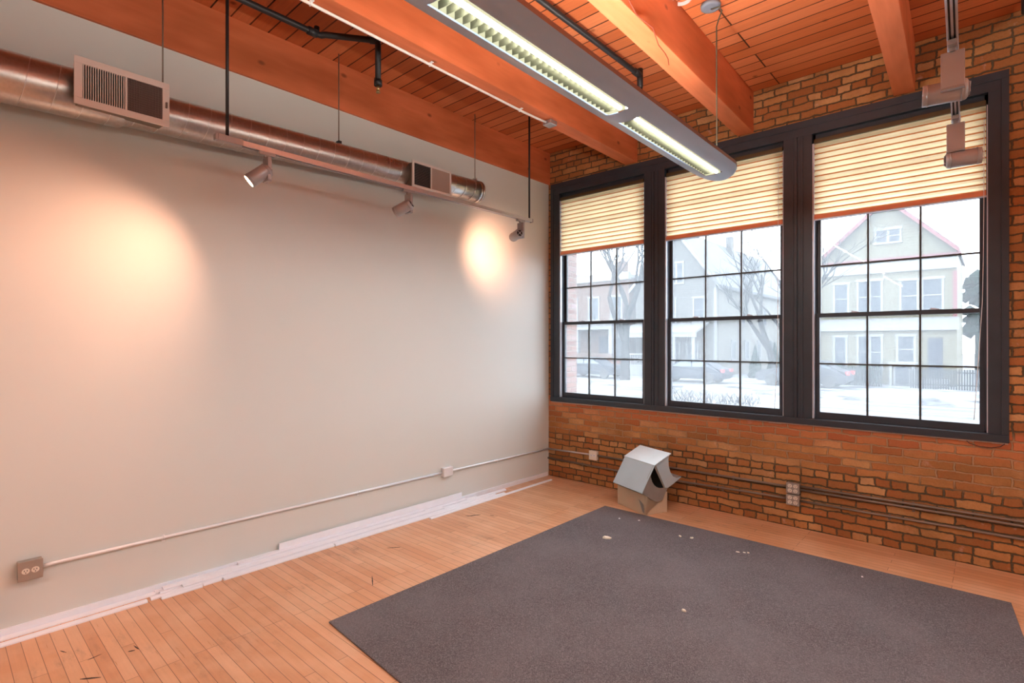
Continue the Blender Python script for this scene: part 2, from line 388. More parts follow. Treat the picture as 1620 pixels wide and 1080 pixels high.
# dark casing around and between the windows
OP = [(0.170, 1.285), (1.515, 2.635), (2.860, 3.975)]
g = G()
g.box(WX0, WX1, -0.014, 0.12, 3.385, WZ1)                  # head board
g.box(WX0, WX1, -0.022, -0.012, 3.455, WZ1)                # raised moulding
g.box(WX0, WX1, -0.030, 0.12, WZ0, 0.958)                  # stool
g.box(WX0, OP[0][0], -0.014, 0.12, 0.958, 3.385)
g.box(OP[2][1], WX1, -0.014, 0.12, 0.958, 3.385)
g.box(WX0, 0.085, -0.022, -0.012, 0.958, 3.455); g.box(4.045, WX1, -0.022, -0.012, 0.958, 3.455)
for a, b in ((OP[0][1], OP[1][0]), (OP[1][1], OP[2][0])):
    m = (a+b)/2
    g.box(a, m-0.004, -0.014, 0.12, 0.958, 3.385); g.box(m+0.004, b, -0.014, 0.12, 0.958, 3.385)
    g.box(m-0.005, m+0.005, -0.004, 0.12, 0.958, 3.385)
    g.box(m-0.045, m-0.03, -0.020, -0.012, 0.958, 3.385); g.box(m+0.03, m+0.045, -0.020, -0.012, 0.958, 3.385)
struct(g.build('trim_1', M['frame'], origin='world', bevel=0.002))

ZM = 1.842
for i, (a, b) in enumerate(OP):
    # outer frame of the double-hung unit
    g = G()
    for (p, q) in ((a, a+0.018), (b-0.018, b)): g.box(p, q, 0.034, 0.12, 0.958, 3.385)
    g.box(a, b, 0.034, 0.12, 3.33, 3.385); g.box(a, b, 0.034, 0.12, 0.958, 0.972)
    w = struct(g.build('window_%d' % (i+1), M['frame'], origin='world'))
    def sash(name, y0, y1, z0, z1, rows, st, rail_b, rail_t):
        g = G()
        g.box(a+0.018, a+0.018+st, y0, y1, z0, z1); g.box(b-0.018-st, b-0.018, y0, y1, z0, z1)
        g.box(a+0.018+st, b-0.018-st, y0, y1, z0, z0+rail_b); g.box(a+0.018+st, b-0.018-st, y0, y1, z1-rail_t, z1)
        s = g.build(name, M['frame'], w, bevel=0.0015)
        xa, xb = a+0.018+st, b-0.018-st; g = G()
        for k in (1, 2):
            x = xa+(xb-xa)*k/3; g.box(x-0.0065, x+0.0065, y0+0.004, y1-0.004, z0+rail_b, z1-rail_t)
        for z in rows: g.box(xa, xb, y0+0.003, y1-0.003, z-0.006, z+0.006)
        g.build('muntin_grid', M['muntin'], s)
        bx(xa, xb, (y0+y1)/2-0.002, (y0+y1)/2+0.002, z0+rail_b, z1-rail_t).build('glass_pane', M['glass'], s)
    sash('lower_sash', 0.036, 0.068, 0.966, ZM+0.014, (1.428,), 0.028, 0.050, 0.034)
    sash('upper_sash', 0.072, 0.104, ZM-0.020, 3.332, (2.262, 2.665, 3.04), 0.030, 0.034, 0.04)
    for k in (0.27, 0.73):
        x = a+(b-a)*k; g = bx(x-0.03, x+0.03, 0.045, 0.066, ZM+0.013, ZM+0.021); g.tube([(x+0.012, 0.055, ZM+0.02), (x-0.025, 0.052, ZM+0.026)], 0.004, 6)
        g.build('sash_lock', M['liner'], w)
    for (p, q) in ((a+0.0005, a+0.013), (b-0.007, b-0.0005)):
        bx(p, q, -0.006, 0.030, 0.962, 3.30).build('jamb_liner', M['liner'], w)
    # pleated shade
    sa, sb = a+0.014, b-0.010
    zt, zb = 3.30, 2.688; n = 13; ph = (zt-zb)/n
    lab = ['cream pleated shade half lowered in the narrow-looking window next to the white wall',
           'cream pleated shade in the middle window, behind the tip of the hanging light',
           'cream pleated shade in the rightmost window, largest in view'][i]
    t = thing('pleated_shade', ((sa+sb)/2, 0.015, zb-0.04), lab, 'window shade', 'pleated shades in the three windows')
    g = G(); zs = []
    for k in range(n):
        z1 = zt-k*ph; zs += [(z1, 0.006), (z1-ph*0.42, -0.008), (z1-ph*0.74, 0.010), (z1-ph*0.74-0.001, 0.011)]
    zs.append((zb, 0.006))
    for k in range(len(zs)-1):
        (za, ya), (zc, yc) = zs[k], zs[k+1]
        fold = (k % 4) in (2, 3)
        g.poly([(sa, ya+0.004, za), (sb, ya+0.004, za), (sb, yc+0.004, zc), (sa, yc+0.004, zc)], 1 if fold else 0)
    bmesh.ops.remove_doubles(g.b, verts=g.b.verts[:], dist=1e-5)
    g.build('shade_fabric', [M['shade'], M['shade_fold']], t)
    g = bx(sa, sb, -0.010, 0.022, 2.655, zb+0.001); g.build('bottom_rail', M['shade_rail'], t, bevel=0.004)
    bx(sa-0.002, sb+0.002, -0.008, 0.020, 2.646, 2.655).build('rail_edge', M['liner'], t)
    bx(sa, sb, -0.010, 0.028, zt, zt+0.035).build('headrail', M['headrail'], t, bevel=0.003)
    if i == 2:
        G().tube([(3.955, -0.016, 3.2), (3.953, -0.017, 2.6), (3.950, -0.018, 2.2), (3.945, -0.018, 1.9), (3.925, -0.020, 1.5), (3.90, -0.022, 1.05)], 0.0022, 6).build('pull_cord', M['white'], t)
    if i == 1:
        G().tube([(sb-0.03, -0.016, 3.2), (sb-0.035, -0.017, 1.6), (sb-0.06, -0.02, 1.02)], 0.0018, 6).build('pull_cord', M['white'], t)

# ------------------------------------------------------------------ timber beams
def beam(xa, xb, deg, label, z0=3.53, x_shift=0):
    c = (xa+xb)/2; t = thing('ceiling_beam', (c, 0, z0), label, 'beam', 'timber beams under the plank ceiling')
    w = (xb-xa)/2; g = bx(-w, w, -8.98, 0.05 if xa < 0 else 0.06, 0, H-z0+0.002)
    for v in g.b.verts: v.co += Vector((c, 0, z0))
    o = g.build('timber', M['timber'], t, bevel=0.004)
    t.rotation_euler.z = math.radians(deg); return t
# the photo's beams run at a slight angle to the plaster wall
beam(-0.13, 0.022, 0, 'orange timber beam lying against the white wall above the duct', 3.525)
B1 = beam(1.055, 1.200, 0.75, 'orange timber beam carrying the thin white conduit')
B2 = beam(2.235, 2.380, 1.55, 'orange timber beam with a long crack underneath, right of the hanging light')
B3 = beam(3.425, 3.560, 1.9, 'orange timber beam reaching the wall above the rightmost window')
g = G(); pts = [(2.43, -2.50), (2.385, -2.28), (2.40, -2.1), (2.345, -1.90), (2.335, -1.78), (2.32, -1.70), (2.29, -1.62)]
for (p, q) in zip(pts, pts[1:]):
    p, q = Vector((*p, 0)), Vector((*q, 0)); nrm = (q-p).cross(Vector((0, 0, 1))).normalized()*0.0035
    g.prism([p-nrm, p+nrm, q+nrm*0.8, q-nrm*0.8], (0, 0, 0.002))
o = g.build('timber_crack', M['crack'], None, origin='world'); o.parent = B2; o.location = (-2.3075-0.0, 0.0, -0.0015)

# ------------------------------------------------------------------ spiral duct
def duct_z(y): return 3.0+(y+4.8)*0.036
t = thing('spiral_duct', (0.155, -4.0, 2.9), 'round galvanised spiral duct hanging along the top of the white wall', 'duct')
ys = [Y0+0.01, -4.32]; DX = 0.150
g = G()
def rad(y): return 0.134 if y < -4.3 else (0.118-0.010*(y+4.3)/3.0)
L = [-8.99, -6.5, -4.8, -4.31, -4.29, -3.6, -3.0, -2.4, -1.8, -1.36]
g.tube([(DX, y, duct_z(y)) for y in L], [rad(y) for y in L], 40)
g.tube([(DX, -1.362, duct_z(-1.36)), (DX, -1.345, duct_z(-1.36))], [rad(-1.36)+0.003]*2, 40)
g.build('duct_body', M['galv'], t)
g = G(); pts = []; y = -5.6; ang = 0
while y < -1.38:
    r = rad(y)+0.0008; pts.append((DX+r*math.cos(ang), y, duct_z(y)+r*math.sin(ang))); ang += 2*PI/24; y += 0.125/24
g.tube(pts, 0.0022, 5); g.build('spiral_seam', plain('seam_zinc', (0.75, 0.74, 0.73), 0.3, 0.9), t)
for (y, kind) in ((-4.085, 0), (-2.88, 1), (-1.385, 2)):
    zt_ = duct_z(y)+rad(y)
    hr = G().tube([(DX, y, zt_-0.002), (DX, y, H-0.001)], 0.0045, 8).build('hanger_rod', M['conduit_dull'], t)
    g = G(); g.box(DX-0.022, DX+0.022, y-0.013, y+0.013, zt_-0.004, zt_+0.022)
    pp = [(DX+(rad(y)+0.002)*math.cos(a), y, duct_z(y)+(rad(y)+0.002)*math.sin(a)) for a in [PI*0.5+2*PI*k/36 for k in range(37)]]
    for p, q in (zip(pp, pp[1:]) if kind == 2 else ()):
        c = Vector((DX, y, duct_z(y))); p, q = Vector(p), Vector(q); n1 = (p-c).normalized()*0.0015; n2 = (q-c).normalized()*0.0015
        g.prism([p-Vector((0, .011, 0)), q-Vector((0, .011, 0)), q-Vector((0, .011, 0))+n2, p-Vector((0, .011, 0))+n1], (0, 0.022, 0))
    g.build('hanger_strap', M['galv'] if kind == 2 else M['black'], hr)

def register(ya, yb, za, zb, xf, style, label):
    yc, zc = (ya+yb)/2, (za+zb)/2
    t = thing('air_register', (xf, yc, za), label, 'vent', 'air registers on the duct')
    g = G()
    y0, y1, z0, z1 = ya+0.02, yb-0.02, za+0.012, zb-0.012
    # tapered boot between the duct and the grille
    bk = [(0.10, y0+0.01, z0+0.035), (0.10, y1-0.01, z0+0.035), (0.10, y1-0.01, z1-0.01), (0.10, y0+0.01, z1-0.01)]
    md = [(0.20, y0, z0+0.012), (0.20, y1, z0+0.012), (0.20, y1, z1), (0.20, y0, z1)]
    fr = [(xf-0.014, y0, z0), (xf-0.014, y1, z0), (xf-0.014, y1, z1), (xf-0.014, y0, z1)]
    R = [[g.b.verts.new(p) for p in q] for q in (bk, md, fr)]
    for r0, r1 in zip(R, R[1:]):
        for k in range(4): g.face([r0[k], r0[(k+1) % 4], r1[(k+1) % 4], r1[k]])
    g.face(R[0]); g.face(R[-1][::-1])
    g.build('sheet_boot', plain('dull_zinc', (0.20, 0.17, 0.14), 0.5, 0.5), t)
    bo = 0.036 if style == 0 else 0.020; g = G(); mid = 0.011
    ym = ya+(yb-ya)*(0.52 if style == 0 else 0.47)
    g.box(xf-0.012, xf, ya, yb, za, za+bo); g.box(xf-0.012, xf, ya, yb, zb-bo, zb)
    g.box(xf-0.012, xf, ya, ya+bo, za+bo, zb-bo); g.box(xf-0.012, xf, yb-bo, yb, za+bo, zb-bo)
    g.box(xf-0.012, xf, ym-mid/2, ym+mid/2, za+bo, zb-bo)
    g.build('grille_frame', M['register'], t, bevel=0.0015)
    bx(xf-0.013, xf-0.0115, ya+bo*0.6, yb-bo*0.6, za+bo*0.6, zb-bo*0.6).build('vent_shade_sheet', M['darkgap'], t)  # black sheet behind the louvers stands in for the shade inside
    g = G(); h = G()
    if style == 0:
        n = 18
        for k in range(n):
            y = ya+bo+(ym-mid/2-ya-bo)*(k+0.5)/n; g.box(xf-0.010, xf-0.001, y-0.0028, y+0.0012, za+bo, zb-bo)
        n = 22
        for k in range(n):
            y = ym+mid/2+(yb-bo-ym-mid/2)*(k+0.5)/n; h.box(xf-0.010, xf-0.001, y-0.0026, y+0.0016, za+bo, zb-bo)
        for k in range(1, 14): h.box(xf-0.011, xf-0.003, ym, yb-bo, za+bo+(zb-za-2*bo)*k/14-0.001, za+bo+(zb-za-2*bo)*k/14+0.001)
        g.build('louvers', M['register'], t); h.build('fine_grille', M['mesh_brown'], t)
        bx(xf-0.001, xf+0.012, yb-bo*0.6, yb-bo*0.35, zc-0.02, zc+0.012).build('damper_lever', M['mesh_brown'], t)
    else:
        for k in range(14):
            z = za+bo+(zb-za-2*bo)*(k+0.5)/14
            g.box(xf-0.010, xf-0.004, ya+bo, ym, z-0.0012, z+0.0012)
            h.box(xf-0.010, xf-0.002, ym, yb-bo, z-0.0075, z+0.0055)
        g.build('louvers', M['mesh_brown'], t); h.build('closed_louvers', plain('closed_louver_paint', (0.36, 0.27, 0.23), 0.5), t)
register(-4.545, -4.100, 2.893, 3.150, 0.345, 0, 'large white grille register on the duct at upper left of the wall')
register(-2.290, -1.850, 2.945, 3.172, 0.325, 1, 'smaller-looking white framed register near the capped end of the duct')

# ------------------------------------------------------------------ track lighting
def make_head():
    # hangs from its top at z = 0; the rail runs along local Y
    t = thing('track_spotlight', (0, 0, 0), '', 'spotlight')
    g = G(); g.box(-0.016, 0.016, -0.055, 0.045, -0.020, 0.0); g.box(-0.010, 0.010, -0.020, 0.020, -0.034, -0.018)
    g.build('track_adapter', M['head'], t, bevel=0.002)
    g = G(); g.box(-0.038, 0.038, -0.012, 0.012, -0.175, -0.030); g.box(-0.039, 0.039, -0.013, 0.013, -0.182, -0.175)
    g.build('driver_plate', M['head'], t, bevel=0.003)
    return t
def head_body(t, d, off, lit, sp=105, pw=1.0):
    # lamp barrel pointing along unit vector d
    d = Vector(d).normalized(); c = Vector(off); loc = Vector(t.location)
    a = loc+c-d*0.075; b = loc+c+d*0.075; r = 0.043
    g = G(); P = [a, a+d*0.006, a+d*0.012, b-d*0.004, b]; g.tube(P, [r*0.72, r*0.93, r, r, r*0.97], 28)
    g.tube([a+d*0.018, a+d*0.024], [r+0.0018]*2, 28); g.tube([b-d*0.020, b-d*0.014], [r+0.0018]*2, 28)
    barrel = g.build('lamp_barrel', M['head'], t)
    g = G(); s = d.orthogonal().normalized(); u = d.cross(s)
    g.tube([a-d*0.001, a+d*0.001], [r*0.66]*2, 24, 0)
    for v in (s, u):
        g.tube([a-d*0.003-v*r*0.66, a-d*0.003+v*r*0.66], 0.0035, 6, 1)
    g.tube([a-d*0.004, a+d*0.001], [r*0.2]*2, 12, 1)
    g.build('vent_cap', [M['darkgap'], M['head']], barrel)
    G().tube([b+d*0.0002, b+d*0.0012], [r*0.86]*2, 24).build('lamp_face', M['bulb'] if lit else M['darkgap'], barrel)
    G().tube([loc+Vector((0, 0, -0.165)), loc+c], 0.009, 10).build('swivel_arm', M['head'], t)
    if lit:
        ld = bpy.data.lights.new('halogen_beam', 'SPOT'); ld.energy = SPOT_W*pw; ld.color = (1.0, 0.49, 0.31); ld.spot_size = math.radians(sp); ld.spot_blend = 1.0; ld.shadow_soft_size = 0.03
        lo = bpy.data.objects.new('halogen_beam', ld); COL.objects.link(lo); lo.parent = t
        lo.location = c+d*0.085; lo.rotation_euler = d.to_track_quat('-Z', 'Y').to_euler()
    return barrel
def place_head(x, y, z, d, off, lit, label, sp=105, pw=1.0):
    t = make_head(); t.location = (x, y, z); t['label'] = label; t['group'] = 'spotlights on the light tracks'
    head_body(t, d, off, lit, sp, pw); return t

def track(x, ya, yb, z, slope, label, ends):
    # aluminium rail with two open channels below, fed from end rods
    t = thing('light_track', (x, (ya+yb)/2, z), label, 'light track')
    def X(y): return x+(y-yb)*slope
    g = G(); w = 0.018
    prof = [(-w, 0.032), (w, 0.032), (w, 0.0), (0.011, 0.0), (0.011, 0.016), (0.004, 0.016), (0.004, 0.004), (-0.004, 0.004), (-0.004, 0.016), (-0.011, 0.016), (-0.011, 0.0), (-w, 0.0)]
    g.prism([(X(ya)+p, ya, z+q) for p, q in prof], (X(yb)-X(ya), yb-ya, 0))
    g.build('rail', M['silver'], t)
    g = G(); g.prism([(X(ya)+p, ya+0.01, z+q) for p, q in ((-0.010, 0.012), (0.010, 0.012), (0.010, 0.015), (-0.010, 0.015))], (X(yb)-X(ya), yb-ya-0.02, 0))
    g.build('channel', M['groove'], t)
    for yy, s in ((ya, -1), (yb, 1)):
        y0, y1 = sorted((yy, yy+s*0.014)); g = bx(X(yy)-w-0.002, X(yy)+w+0.002, y0, y1, z-0.002, z+0.034); g.build('end_cap', M['head'], t, bevel=0.002)
    return t, X
T1X = 0.62
t, X = track(T1X, -3.93, -1.07, 2.795, 0.0, 'silver light track hanging in front of the duct along the white wall', 1)
bx(T1X-0.021, T1X+0.021, -3.93, -3.79, 2.793, 2.831).build('power_feed', M['head'], t, bevel=0.002)
for y in (-3.875, -1.095):
    g = G(); g.tube([(T1X, y, 2.828), (T1X, y, H-0.001)], 0.0095, 10); g.tube([(T1X, y, H-0.02), (T1X, y, H-0.001)], 0.03, 16)
    g.build('stem_rod', M['black'], t)
place_head(T1X, -3.64, 2.795, Vector((0, -5.15, 1.30))-Vector((T1X, -3.69, 2.62)), (-0.01, -0.045, -0.145), True, 'spotlight hanging nearest the large register, making the left glow on the wall', 106, 1.25)
place_head(T1X, -2.55, 2.795, (-0.72, -0.42, -0.40), (-0.01, -0.045, -0.145), False, 'spotlight hanging below the smaller register, middle of three on the wall track')
place_head(T1X, -1.22, 2.795, Vector((0, -1.02, 2.56))-Vector((T1X, -1.28, 2.63)), (0.0, -0.068, -0.160), True, 'spotlight at the window end of the wall track, seen from behind', 100, 0.55)
T2, X2 = track(3.848, -6.5, -1.29, 2.815, -0.028, 'silver light track seen end-on at upper right, running toward the right window', 1)
for y in (-5.6, -3.3):
    G().tube([(X2(y), y, 2.846), (X2(y), y, H-0.001)], 0.0095, 10).build('stem_rod', M['black'], T2)
place_head(X2(-2.28), -2.28, 2.812, (-1, -0.10, 0.03), (-0.028, 0.062, -0.165), False, 'spotlight nearer the camera on the right-hand track, its barrel pointing left')
place_head(X2(-1.36), -1.36, 2.812, (1, 0.12, 0.02), (0.030, 0.028, -0.215), False, 'spotlight at the window end of the right-hand track, in front of the rightmost shade')

# ------------------------------------------------------------------ linear pendant light
def pendant(xc, y1, length, zc, rot, label, canopy=True):
    t = thing('pendant_light', (xc, y1, zc), label, 'pendant light', 'linear pendant lights')
    W, D = 0.148, 0.050
    def bz(u): return -D*(1-(u/W)**2)*0.9      # bottom curve
    us = [-W+2*W*k/24 for k in range(25)]
    y0 = y1-length
    # plan outline: straight sides, rounded nose at both ends
    def nose(u): return 0.16*(1-math.sqrt(max(0.0, 1-(u/W)**2)))
    lens = []; y = y1-0.165
    while y-1.17 > y0+0.1: lens.append((y-1.17, y)); y -= 1.17+0.125
    LW = 0.056
    g = G(); rows = sorted(set([0.0]+[q for a, b in lens for q in (y1-b, y1-a)]+[length]))
    grid = []
    for r in rows:
        line = []
        for u in us:
            yy = y1-r
            if r == 0: yy = y1-nose(u)
            if r == length: yy = y0+nose(u)
            line.append((xc+u, yy, zc+bz(u)))
        grid.append(line)
    cut = [u for u in us]
    for ri in range(len(rows)-1):
        is_lens = any(abs((y1-rows[ri])-b) < 1e-4 for a, b in lens)
        for k in range(24):
            if is_lens and abs((us[k]+us[k+1])/2) < LW: continue
            g.poly([grid[ri][k], grid[ri][k+1], grid[ri+1][k+1], grid[ri+1][k]])
    bmesh.ops.remove_doubles(g.b, verts=g.b.verts[:], dist=1e-5)
    # top shell and its upstand
    TH = 0.022
    out = [(xc+u, y1-nose(u)) for u in us]+[(xc+u, y0+nose(u)) for u in reversed(us)]
    lo = [g.b.verts.new((p[0], p[1], zc)) for p in out]
    hi = [g.b.verts.new((p[0], p[1], zc+TH)) for p in out]
    n = len(out)
    for k in range(n): g.face([lo[k], lo[(k+1) % n], hi[(k+1) % n], hi[k]], 1)
    ctr = (xc, (y0+y1)/2, zc+TH+0.008)
    inner = [g.b.verts.new((xc+(p[0]-xc)*0.55, y1-0.2-(y1-p[1])*(length-0.4)/length, zc+TH+0.012)) for p in out]
    for k in range(n): g.face([hi[k], hi[(k+1) % n], inner[(k+1) % n], inner[k]], 0)
    for f in g.b.faces: f.smooth = False
    g.build('housing', [M['fix'], M['fixedge']], t)
    for (a, b) in lens:
        LU = [u for u in us if abs(u) <= LW+0.005]; ua, ub = LU[0], LU[-1]
        g = G()   # shallow reflector above the louver, its glow emitted by the material
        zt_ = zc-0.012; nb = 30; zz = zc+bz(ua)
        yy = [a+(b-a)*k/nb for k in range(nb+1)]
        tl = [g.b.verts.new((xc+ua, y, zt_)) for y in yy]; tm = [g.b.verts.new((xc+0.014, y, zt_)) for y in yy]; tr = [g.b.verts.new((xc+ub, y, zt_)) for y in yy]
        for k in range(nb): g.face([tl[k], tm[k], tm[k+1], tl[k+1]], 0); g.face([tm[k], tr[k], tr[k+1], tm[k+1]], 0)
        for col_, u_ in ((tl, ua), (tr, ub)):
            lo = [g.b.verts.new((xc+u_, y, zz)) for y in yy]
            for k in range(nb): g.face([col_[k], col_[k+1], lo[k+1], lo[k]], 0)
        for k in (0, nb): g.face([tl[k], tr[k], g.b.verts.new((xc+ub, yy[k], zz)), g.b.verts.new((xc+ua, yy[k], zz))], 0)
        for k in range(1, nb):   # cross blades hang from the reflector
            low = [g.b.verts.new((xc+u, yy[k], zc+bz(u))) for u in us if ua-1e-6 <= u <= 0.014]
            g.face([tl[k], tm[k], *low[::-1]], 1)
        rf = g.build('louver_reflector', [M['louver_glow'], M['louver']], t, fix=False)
        G().tube([(xc+0.030, a+0.02, zc-0.031), (xc+0.030, b-0.02, zc-0.031)], 0.0125, 12).build('fluorescent_tube', M['tube'], rf)
    g = bx(xc-0.030, xc+0.030, y0+0.35, y1-0.35, zc+TH+0.012, zc+TH+0.016)
    g.build('uplight_tube', M['uptube'], t)
    for yc in (y1-0.13, y0+0.35):
        cd = G()
        cx = xc+0.01
        top = H-0.006
        if canopy:
            cd.tube([(cx-0.01, yc-0.07, top-0.02), (cx+0.012, yc-0.09, top-0.035), (cx+0.045, yc-0.085, top-0.034), (cx+0.055, yc-0.05, top-0.045), (cx+0.02, yc-0.005, top-0.06), (cx, yc, top-0.11), (cx+0.002, yc, zc+0.20), (cx, yc, zc+0.14)], 0.0048, 8)
        cd.tube([(cx, yc, zc+0.15), (cx-0.02, yc-0.03, zc+0.03)], 0.0018, 6); cd.tube([(cx, yc, zc+0.15), (cx+0.02, yc+0.03, zc+0.03)], 0.0018, 6)
        cab = cd.build('hanging_cord', M['cable'], t)
        g = G(); g.tube([(cx-0.01, yc-0.08, H-0.024), (cx-0.01, yc-0.08, H-0.020), (cx-0.01, yc-0.08, H-0.001)], [0.050, 0.064, 0.066], 32)
        g.tube([(cx-0.01, yc-0.07, H-0.038), (cx-0.01, yc-0.07, H-0.024)], 0.006, 8)
        g.build('canopy', plain('canopy_grey', (0.17, 0.20, 0.25), 0.4), cab)
    t.rotation_euler.z = math.radians(rot)
    return t
pendant(2.575, -1.290, 3.9, 2.800, 0.9, 'long grey linear pendant light with lit louvers crossing the ceiling')
pendant(5.60, -1.290, 3.9, 2.800, 0.9, 'long grey linear pendant light added out of view over the right side of the room as fill light')  # unseen lamp, added to brighten the room
pendant(2.575, -5.6, 3.0, 2.800, 0.9, 'long grey linear pendant light added unseen behind the viewpoint as fill light')  # another added lamp, never in view, there for its fill light
g = G()
rc = (2.47, -1.715)
for (r0, r1, z0, z1) in ((0.070, 0.066, H-0.001, H-0.022), (0.066, 0.056, H-0.022, H-0.026)):
    for k in range(36):
        a, b = 2*PI*k/36, 2*PI*(k+1)/36
        g.poly([(rc[0]+r0*math.cos(a), rc[1]+r0*math.sin(a), z0), (rc[0]+r0*math.cos(b), rc[1]+r0*math.sin(b), z0), (rc[0]+r1*math.cos(b), rc[1]+r1*math.sin(b), z1), (rc[0]+r1*math.cos(a), rc[1]+r1*math.sin(a), z1)])
for r0, r1 in ((0.056, 0.058),):
    for k in range(36):
        a, b = 2*PI*k/36, 2*PI*(k+1)/36
        g.poly([(rc[0]+r0*math.cos(a), rc[1]+r0*math.sin(a), H-0.026), (rc[0]+r0*math.cos(b), rc[1]+r0*math.sin(b), H-0.026), (rc[0]+r1*math.cos(b), rc[1]+r1*math.sin(b), H-0.001), (rc[0]+r1*math.cos(a), rc[1]+r1*math.sin(a), H-0.001)])
tag(g.build('ceiling_ring', M['white']), 'white round ring fitting on the ceiling beside the pendant canopy', 'ceiling fitting')

# ------------------------------------------------------------------ sprinkler pipes
PZ = 3.775
t = thing('sprinkler_pipe', (0.48, -3.2, PZ), 'black sprinkler pipe turning a corner in the leftmost ceiling bay', 'pipe', 'black sprinkler pipes')
g = G(); zj = PZ
g.tube([(0.475, -8.9, zj), (0.475, -3.24, zj), (0.482, -3.205, zj), (0.51, -3.19, zj), (0.70, -2.93, zj), (0.722, -2.905, zj-0.008), (0.726, -2.9, zj-0.03), (0.726, -2.9, 3.46)], 0.021, 14)
g.tube([(0.475, -3.30, zj), (0.475, -3.235, zj)], 0.028, 14); g.tube([(0.69, -2.945, zj), (0.735, -2.885, zj)], 0.027, 14); g.tube([(0.475, -3.235, zj-0.01), (0.475, -3.235, zj+0.05)], 0.018, 10)
g.tube([(0.726, -2.9, 3.49), (0.726, -2.9, 3.45)], 0.029, 14); g.build('pipe_run', M['black'], t)
g = G().tube([(0.726, -2.9, 3.45), (0.726, -2.9, 3.415)], 0.012, 10); g.tube([(0.726, -2.9, 3.415), (0.726, -2.9, 3.40)], [0.010, 0.016], 12); g.build('sprinkler_head', M['brass'], t)
for y in (-7.0, -5.2): G().tube([(0.475, y, zj), (0.475, y, H-0.001)], 0.006, 8).build('pipe_hanger', M['black'], t)
t = thing('sprinkler_pipe', (1.88, -1.9, PZ), 'black sprinkler pipe dropping behind the pendant light in the middle bay', 'pipe', 'black sprinkler pipes')
g = G(); g.tube([(1.845, -8.9, PZ), (1.877, -1.24, PZ), (1.878, -1.20, PZ-0.01), (1.878, -1.19, PZ-0.04), (1.878, -1.19, 3.50)], 0.020, 14)
g.tube([(1.877, -1.28, PZ), (1.877, -1.19, PZ)], 0.026, 14); g.tube([(1.878, -1.19, PZ-0.10), (1.878, -1.19, PZ+0.05)], 0.024, 12)
g.build('pipe_run', M['black'], t)
g = G().tube([(1.878, -1.19, 3.50), (1.878, -1.19, 3.46)], 0.012, 10); g.tube([(1.878, -1.19, 3.46), (1.878, -1.19, 3.445)], [0.01, 0.017], 12); g.build('sprinkler_head', M['brass'], t)
for y in (-7.0, -5.2): G().tube([(1.87, y, PZ), (1.87, y, H-0.001)], 0.006, 8).build('pipe_hanger', M['black'], t)
t = thing('sprinkler_pipe', (4.15, -0.14, 3.5), 'black pipe stub high in the dark corner at upper right', 'pipe', 'black sprinkler pipes')
g = G().tube([(4.17, -0.17, H-0.001), (4.17, -0.17, 3.86), (4.17, -0.17, 3.80)], 0.030, 12); g.build('pipe_run', M['black'], t)
G().tube([(4.17, -0.17, 3.80), (4.17, -0.17, 3.74)], 0.014, 10).build('sprinkler_head', M['brass'], t)

# ------------------------------------------------------------------ conduit on the beam
t = thing('beam_conduit', (1.12, -2.4, 3.51), 'thin white conduit clipped under the timber beam left of the pendant', 'conduit')
def bxm(y): return 1.092-y*0.0131
g = G().tube([(bxm(-8.9), -8.9, 3.519), (bxm(-1.75), -1.75, 3.519), (bxm(-1.6)+0.010, -1.6, 3.517), (bxm(-1.5)+0.030, -1.49, 3.510)], 0.0095, 10); g.build('pipe_run', M['conduit_white'], t)
for y in (-3.62, -2.75, -1.80):
    x = bxm(y); g = bx(x-0.013, x+0.028, y-0.010, y+0.010, 3.526, 3.5295); g.tube([(x-0.0115, y, 3.519), (x-0.008, y, 3.5095), (x, y, 3.508), (x+0.008, y, 3.5095), (x+0.0115, y, 3.519), (x+0.014, y, 3.527)], 0.0035, 6)
    g.build('pipe_strap', M['white'], t)
tag(bx(1.103, 1.192, -1.485, -1.395, 3.492, 3.5295).build('junction_box', M['conduit'], bevel=0.004), 'small square metal box at the end of the beam conduit', 'junction box', 'junction boxes')

# ------------------------------------------------------------------ electrical on the white wall
def outlet_box(name, c, nrm, w, h, d, gang, mats, label, group, horiz=False):
    # c = centre on the wall face; nrm = '+x' (left wall) or '-y' (brick wall)
    t = thing(name, c, label, 'outlet', group)
    def B(u0, u1, e0, e1, z0, z1):
        if nrm == '+x': return (c[0]+e0, c[0]+e1, c[1]+u0, c[1]+u1, c[2]+z0, c[2]+z1)
        return (c[0]+u0, c[0]+u1, c[1]-e1, c[1]-e0, c[2]+z0, c[2]+z1)
    bx(*B(-w/2, w/2, 0, d, -h/2, h/2)).build('metal_box', mats[0], t, bevel=0.003)
    cp = bx(*B(-w/2-0.002, w/2+0.002, d, d+0.003, -h/2-0.002, h/2+0.002)).build('cover_plate', mats[1], t, bevel=0.002)
    for (pu, pz) in gang:
        g = G(); sgn = 1 if nrm == '+x' else 1
        pts = [(0.017*math.cos(a), 0.0155*math.sin(a)) for a in [2*PI*k/20 for k in range(20)]]
        if nrm == '+x': g.prism([(c[0]+d+0.003, c[1]+pu+a, c[2]+pz+b) for a, b in pts], (0.003, 0, 0))
        else: g.prism([(c[0]+pu+a, c[1]-d-0.003, c[2]+pz+b) for a, b in pts], (0, -0.003, 0))
        so = g.build('socket', mats[2], t)
        g = G()
        for (su, sz) in ((-0.006, 0.003), (0.006, 0.003), (0, -0.008)):
            g.box(*B(pu+su-0.0015, pu+su+0.0015, d+0.0055, d+0.0068, pz+sz-0.004, pz+sz+0.004))
        g.build('socket_slots', M['slot'], so)
    return t
